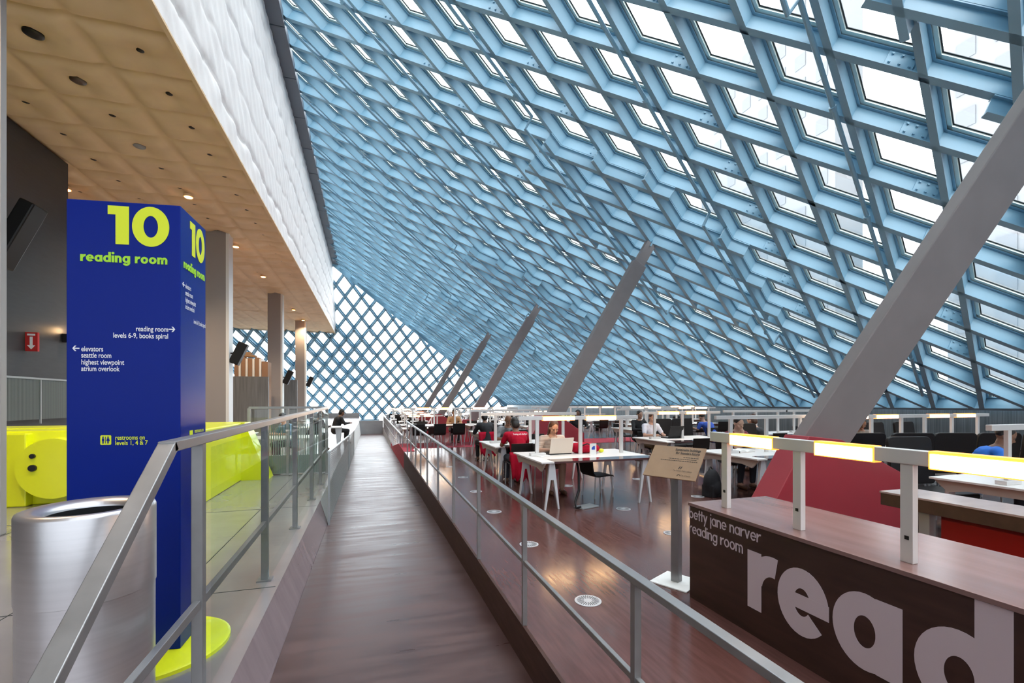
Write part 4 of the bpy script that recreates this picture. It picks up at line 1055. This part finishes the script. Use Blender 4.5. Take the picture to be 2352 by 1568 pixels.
# red jacket on the chair of the black jacket person, and at the red shirt chair
def drape(label, loc, rz, m, w=.46, z0=.18, z1=.86):
    mb = MB(); n = 14
    for face_ in (0, 1):
        for i in range(n + 1):
            for j in range(9):
                x = -w / 2 + w * i / n; q = j / 8; z = z1 - (z1 - (z0 + .05 * math.sin(i * 1.3))) * q
                y = -.30 - .05 * q - .03 * math.sin(i * 1.5) * q - (.035 if face_ else 0)
                mb.v.append((x * (1 - .25 * q * (1 if i % 2 else .8)), y, z))
    k = (n + 1) * 9
    for i in range(n):
        for j in range(8):
            a = i * 9 + j; mb.f.append((a, a + 1, a + 10, a + 9)); mb.f.append((k + a, k + a + 9, k + a + 10, k + a + 1))
    for j in range(8): mb.f += [(j, j + 1, k + j + 1, k + j), (n * 9 + j, k + n * 9 + j, k + n * 9 + j + 1, n * 9 + j + 1)]
    for i in range(n): mb.f += [(i * 9, i * 9 + 9, k + i * 9 + 9, k + i * 9), (i * 9 + 8, k + i * 9 + 8, k + i * 9 + 17, i * 9 + 17)]
    o = mb.build('red_jacket', m, loc=loc, rot=(0, 0, rz), smooth=True); tag(o, label, 'jacket', 'red jackets over chair backs'); return o
drape('dark red jacket hanging behind the person in red shirt', (2.70, 8.40, 0), 0, M['red'], .42, .16, .66)
drape('dark red jacket hanging behind the person in black jacket', (2.98, 11.95, 0), 0, M['red'], .5, .2, .8)

# ================================================================== THINGS ON AND BY THE TABLES
def laptop(label, loc, rz, lidm, w=.40, h=.25, open_=105):
    t = thing('laptop', label, 'laptop', loc, rz, 'open laptops on the tables')     # screen faces +Y
    MB().box(-w / 2, w / 2, 0, h, 0, .022).build('base', M['black'], t, bevel=.003)
    a = math.radians(180 - open_)
    lid = MB().box(-w / 2, w / 2, -.012, 0, 0, h).build('lid', lidm, t, loc=(0, 0, .022), rot=(a - PI / 2 + math.radians(75), 0, 0) if False else (math.radians(15), 0, 0), bevel=.003)
    MB().box(-w / 2 + .015, w / 2 - .015, .0005, .002, .015, h - .015).build('screen', M['black'], lid)
    return t
laptop('beige laptop in front of the striped top', (3.06, 7.03, .72), .06, M['laptopb'], .42, .27)
laptop('black laptop on the table of the bald person', (3.1, 9.42, .72), 0, M['black'], .40, .26)
laptop('black laptop in front of the pale shirt', (7.0, 9.25, .72), .1, M['black'], .42, .28)
laptop('small black laptop beside the person in black jacket', (3.3, 12.35, .72), PI, M['black'], .34, .22)
bg_ = thing('red_bag', 'bright red soft bag lying on the nearest white table', 'bag', (3.55, 7.12, .72))
mb = MB(); mb.ball((0, 0, .085), (.24, .13, .085), 20); mb.ball((-.15, .02, .09), (.10, .12, .09), 14); mb.ball((.16, 0, .075), (.12, .11, .075), 14); mb.cone((.1, 0, .15), (-.1, .02, .17), .03, .025)
o = mb.build('bag_body', M['red'], bg_, smooth=True); remesh(o, .012, 4)
MB().tube([(-.12, -.09, .13), (-.02, -.13, .17), (.10, -.10, .14)], .012, 6).build('strap', M['black'], bg_)
MB().ball((.30, -.03, .035), (.055, .03, .035), 10).build('yellow_tag', M['yellow'], bg_)['label'] = 'yellow plastic tag'
cd = thing('card_holder', 'small white card holder with a blue symbol on the nearest white table', 'card', (3.50, 6.72, .72), -.1)
MB().box(-.055, .055, -.012, .0, 0, .20).build('card', M['paper'], cd); MB().box(-.055, .055, -.06, .03, 0, .004).build('foot', M['paper'], cd)
MB().prism([(-.028, .10), (.03, .10), (.03, .16), (.005, .16), (-.028, .13)], lambda p, s3: (p[0], -.013 - .001 * s3, p[1])).build('symbol', M['royal'], cd)
bk = thing('backpack', 'black backpack standing on the floor behind the brown board', 'backpack', (5.55, 6.35, 0), .3)
mb = MB(); mb.ball((0, 0, .22), (.17, .13, .24), 18); mb.ball((0, -.08, .15), (.13, .09, .14), 14); mb.box(-.14, .14, -.10, .10, .0, .2)
o = mb.build('bag_body', M['blackc'], bk, smooth=True); remesh(o, .014, 3)
MB().tube([(-.06, .02, .44), (0, .03, .50), (.06, .02, .44)], .01, 6).build('handle', M['black'], bk)
bkk = thing('open_book', 'open book on the table of the person in maroon', 'book', (6.25, 6.45, .72), .2)
mb = MB()
for sx in (-1, 1):
    prev = None
    for i in range(7):
        q = i / 6; mb.v += [(sx * .2 * q, -.13, .012 + .035 * math.sin(q * PI * .8)), (sx * .2 * q, .13, .012 + .035 * math.sin(q * PI * .8)), (sx * .2 * q, -.13, .002), (sx * .2 * q, .13, .002)]
    o0 = len(mb.v) - 28
    for i in range(6):
        a = o0 + 4 * i; mb.f += [(a, a + 1, a + 5, a + 4), (a + 2, a + 6, a + 7, a + 3), (a, a + 4, a + 6, a + 2), (a + 1, a + 3, a + 7, a + 5)]
mb.build('pages', M['paper'], bkk); MB().box(-.205, .205, -.135, .135, 0, .003).build('cover', M['warm'], bkk)
wb = thing('white_bag', 'white paper bag with red print on the table', 'bag', (8.2, 12.75, .72), .1)
MB().prism([(-.17, 0), (.17, 0), (.15, .30), (-.15, .30)], lambda p, s3: (p[0], -.06 + .12 * s3, p[1])).build('bag_body', M['paper'], wb, bevel=.01); MB().prism([(-.05, .18), (.06, .17), (.04, .25), (-.03, .26)], lambda p, s3: (p[0], -.0615 - .001 * s3, p[1])).build('print', M['sred'], wb)
for (x, y, a, lb) in ((2.65, 6.95, .4, 'white papers at the left end of the nearest table'), (6.9, 6.2, -.3, 'loose white sheet beside the open book'), (7.6, 9.0, .1, 'white papers right of the black laptop')):
    mb = MB().box(-.105, .105, -.148, .148, 0, .003); mb.box(-.09, .11, -.14, .15, .003, .006); tag(mb.build('paper_sheets', M['paper'], loc=(x, y, .7225), rot=(0, 0, a)), lb, 'paper', 'papers on the tables')

# ================================================================== DOWNLIGHTS
dl = None
names = ['nearest one above the sign tower', 'second', 'third', 'fourth', 'fifth', 'sixth', 'farthest']
for k, (x, y) in enumerate(((-5.0, 15.4), (-4.95, 20.1), (-4.95, 24.9), (-4.95, 29.6), (-4.95, 34.3), (-4.95, 39.0), (-8.1, 15.9), (-8.1, 20.6), (-8.1, 25.4), (-8.1, 30.0), (-5.0, 6.0), (-8.1, 6.0))):
    if k < 10:
        lb = 'small round orange downlight in the quilted ceiling, ' + (['right row nearest', 'right row second', 'right row third', 'right row fourth', 'right row fifth', 'right row sixth', 'left row nearest beside the dark wall', 'left row second', 'left row third', 'left row fourth'][k])
        if dl is None:
            dl = thing('ceiling_downlight', lb, 'downlight', (x, y, zc(y) - .06), 0, 'orange downlights in the quilted ceiling')
            MB().lathe([(.115, .08), (.125, .0), (.105, -.005)], 24).build('trim_ring', M['ceil'], dl); MB().lathe([(.10, -.012), (.09, -.02), (.02, -.024)], 20).build('lens', M['warmlit'], dl); note(dl)
        else: dup(dl, (x, y, zc(y) - .06), 0, lb)
    L = bpy.data.lights.new('downlight_beam', 'SPOT'); L.energy = 320; L.color = (1, .72, .45); L.spot_size = math.radians(120); L.spot_blend = .8; L.shadow_soft_size = .12
    o = bpy.data.objects.new('downlight_beam', L); C.objects.link(o); o.location = (x, y, zc(y) - .12)

# ================================================================== TOWERS OUTSIDE
def tower(x0, x1, y0, y1, h, label, wn=14):
    t = thing('tower_building', label, 'building', (0, 0, 0), 0, 'pale towers outside the glass')
    MB().box(x0, x1, y0, y1, -60, h).build('facade', M['tower'], t)
    mb = MB(); z = -20
    while z < h - 2:
        y = y0 + 1
        while y < y1 - 2: mb.box(x0 - .1, x0 + .1, y, y + 1.6, z, z + 1.9); y += 3.2
        z += 3.6
    o = mb.build('window_strip', M['tglass'], t); o['kind'] = 'stuff'
    return t
tower(60, 75, 4, 33, 52, 'pale office tower seen through the glass at the upper right')
tower(70, 100, -40, -2, 50, 'pale tower outside the right edge of the glass')
tower(58, 63, 44, 69, 60, 'hazy pale tower outside the glass near the upper middle')
# underside void floor below everything keeps light out
quad('floor_slab', [(-14.2, -6, -1.4), (17.2, -6, -1.4), (17.2, 56, -1.4), (-14.2, 56, -1.4)], M['concrete'])
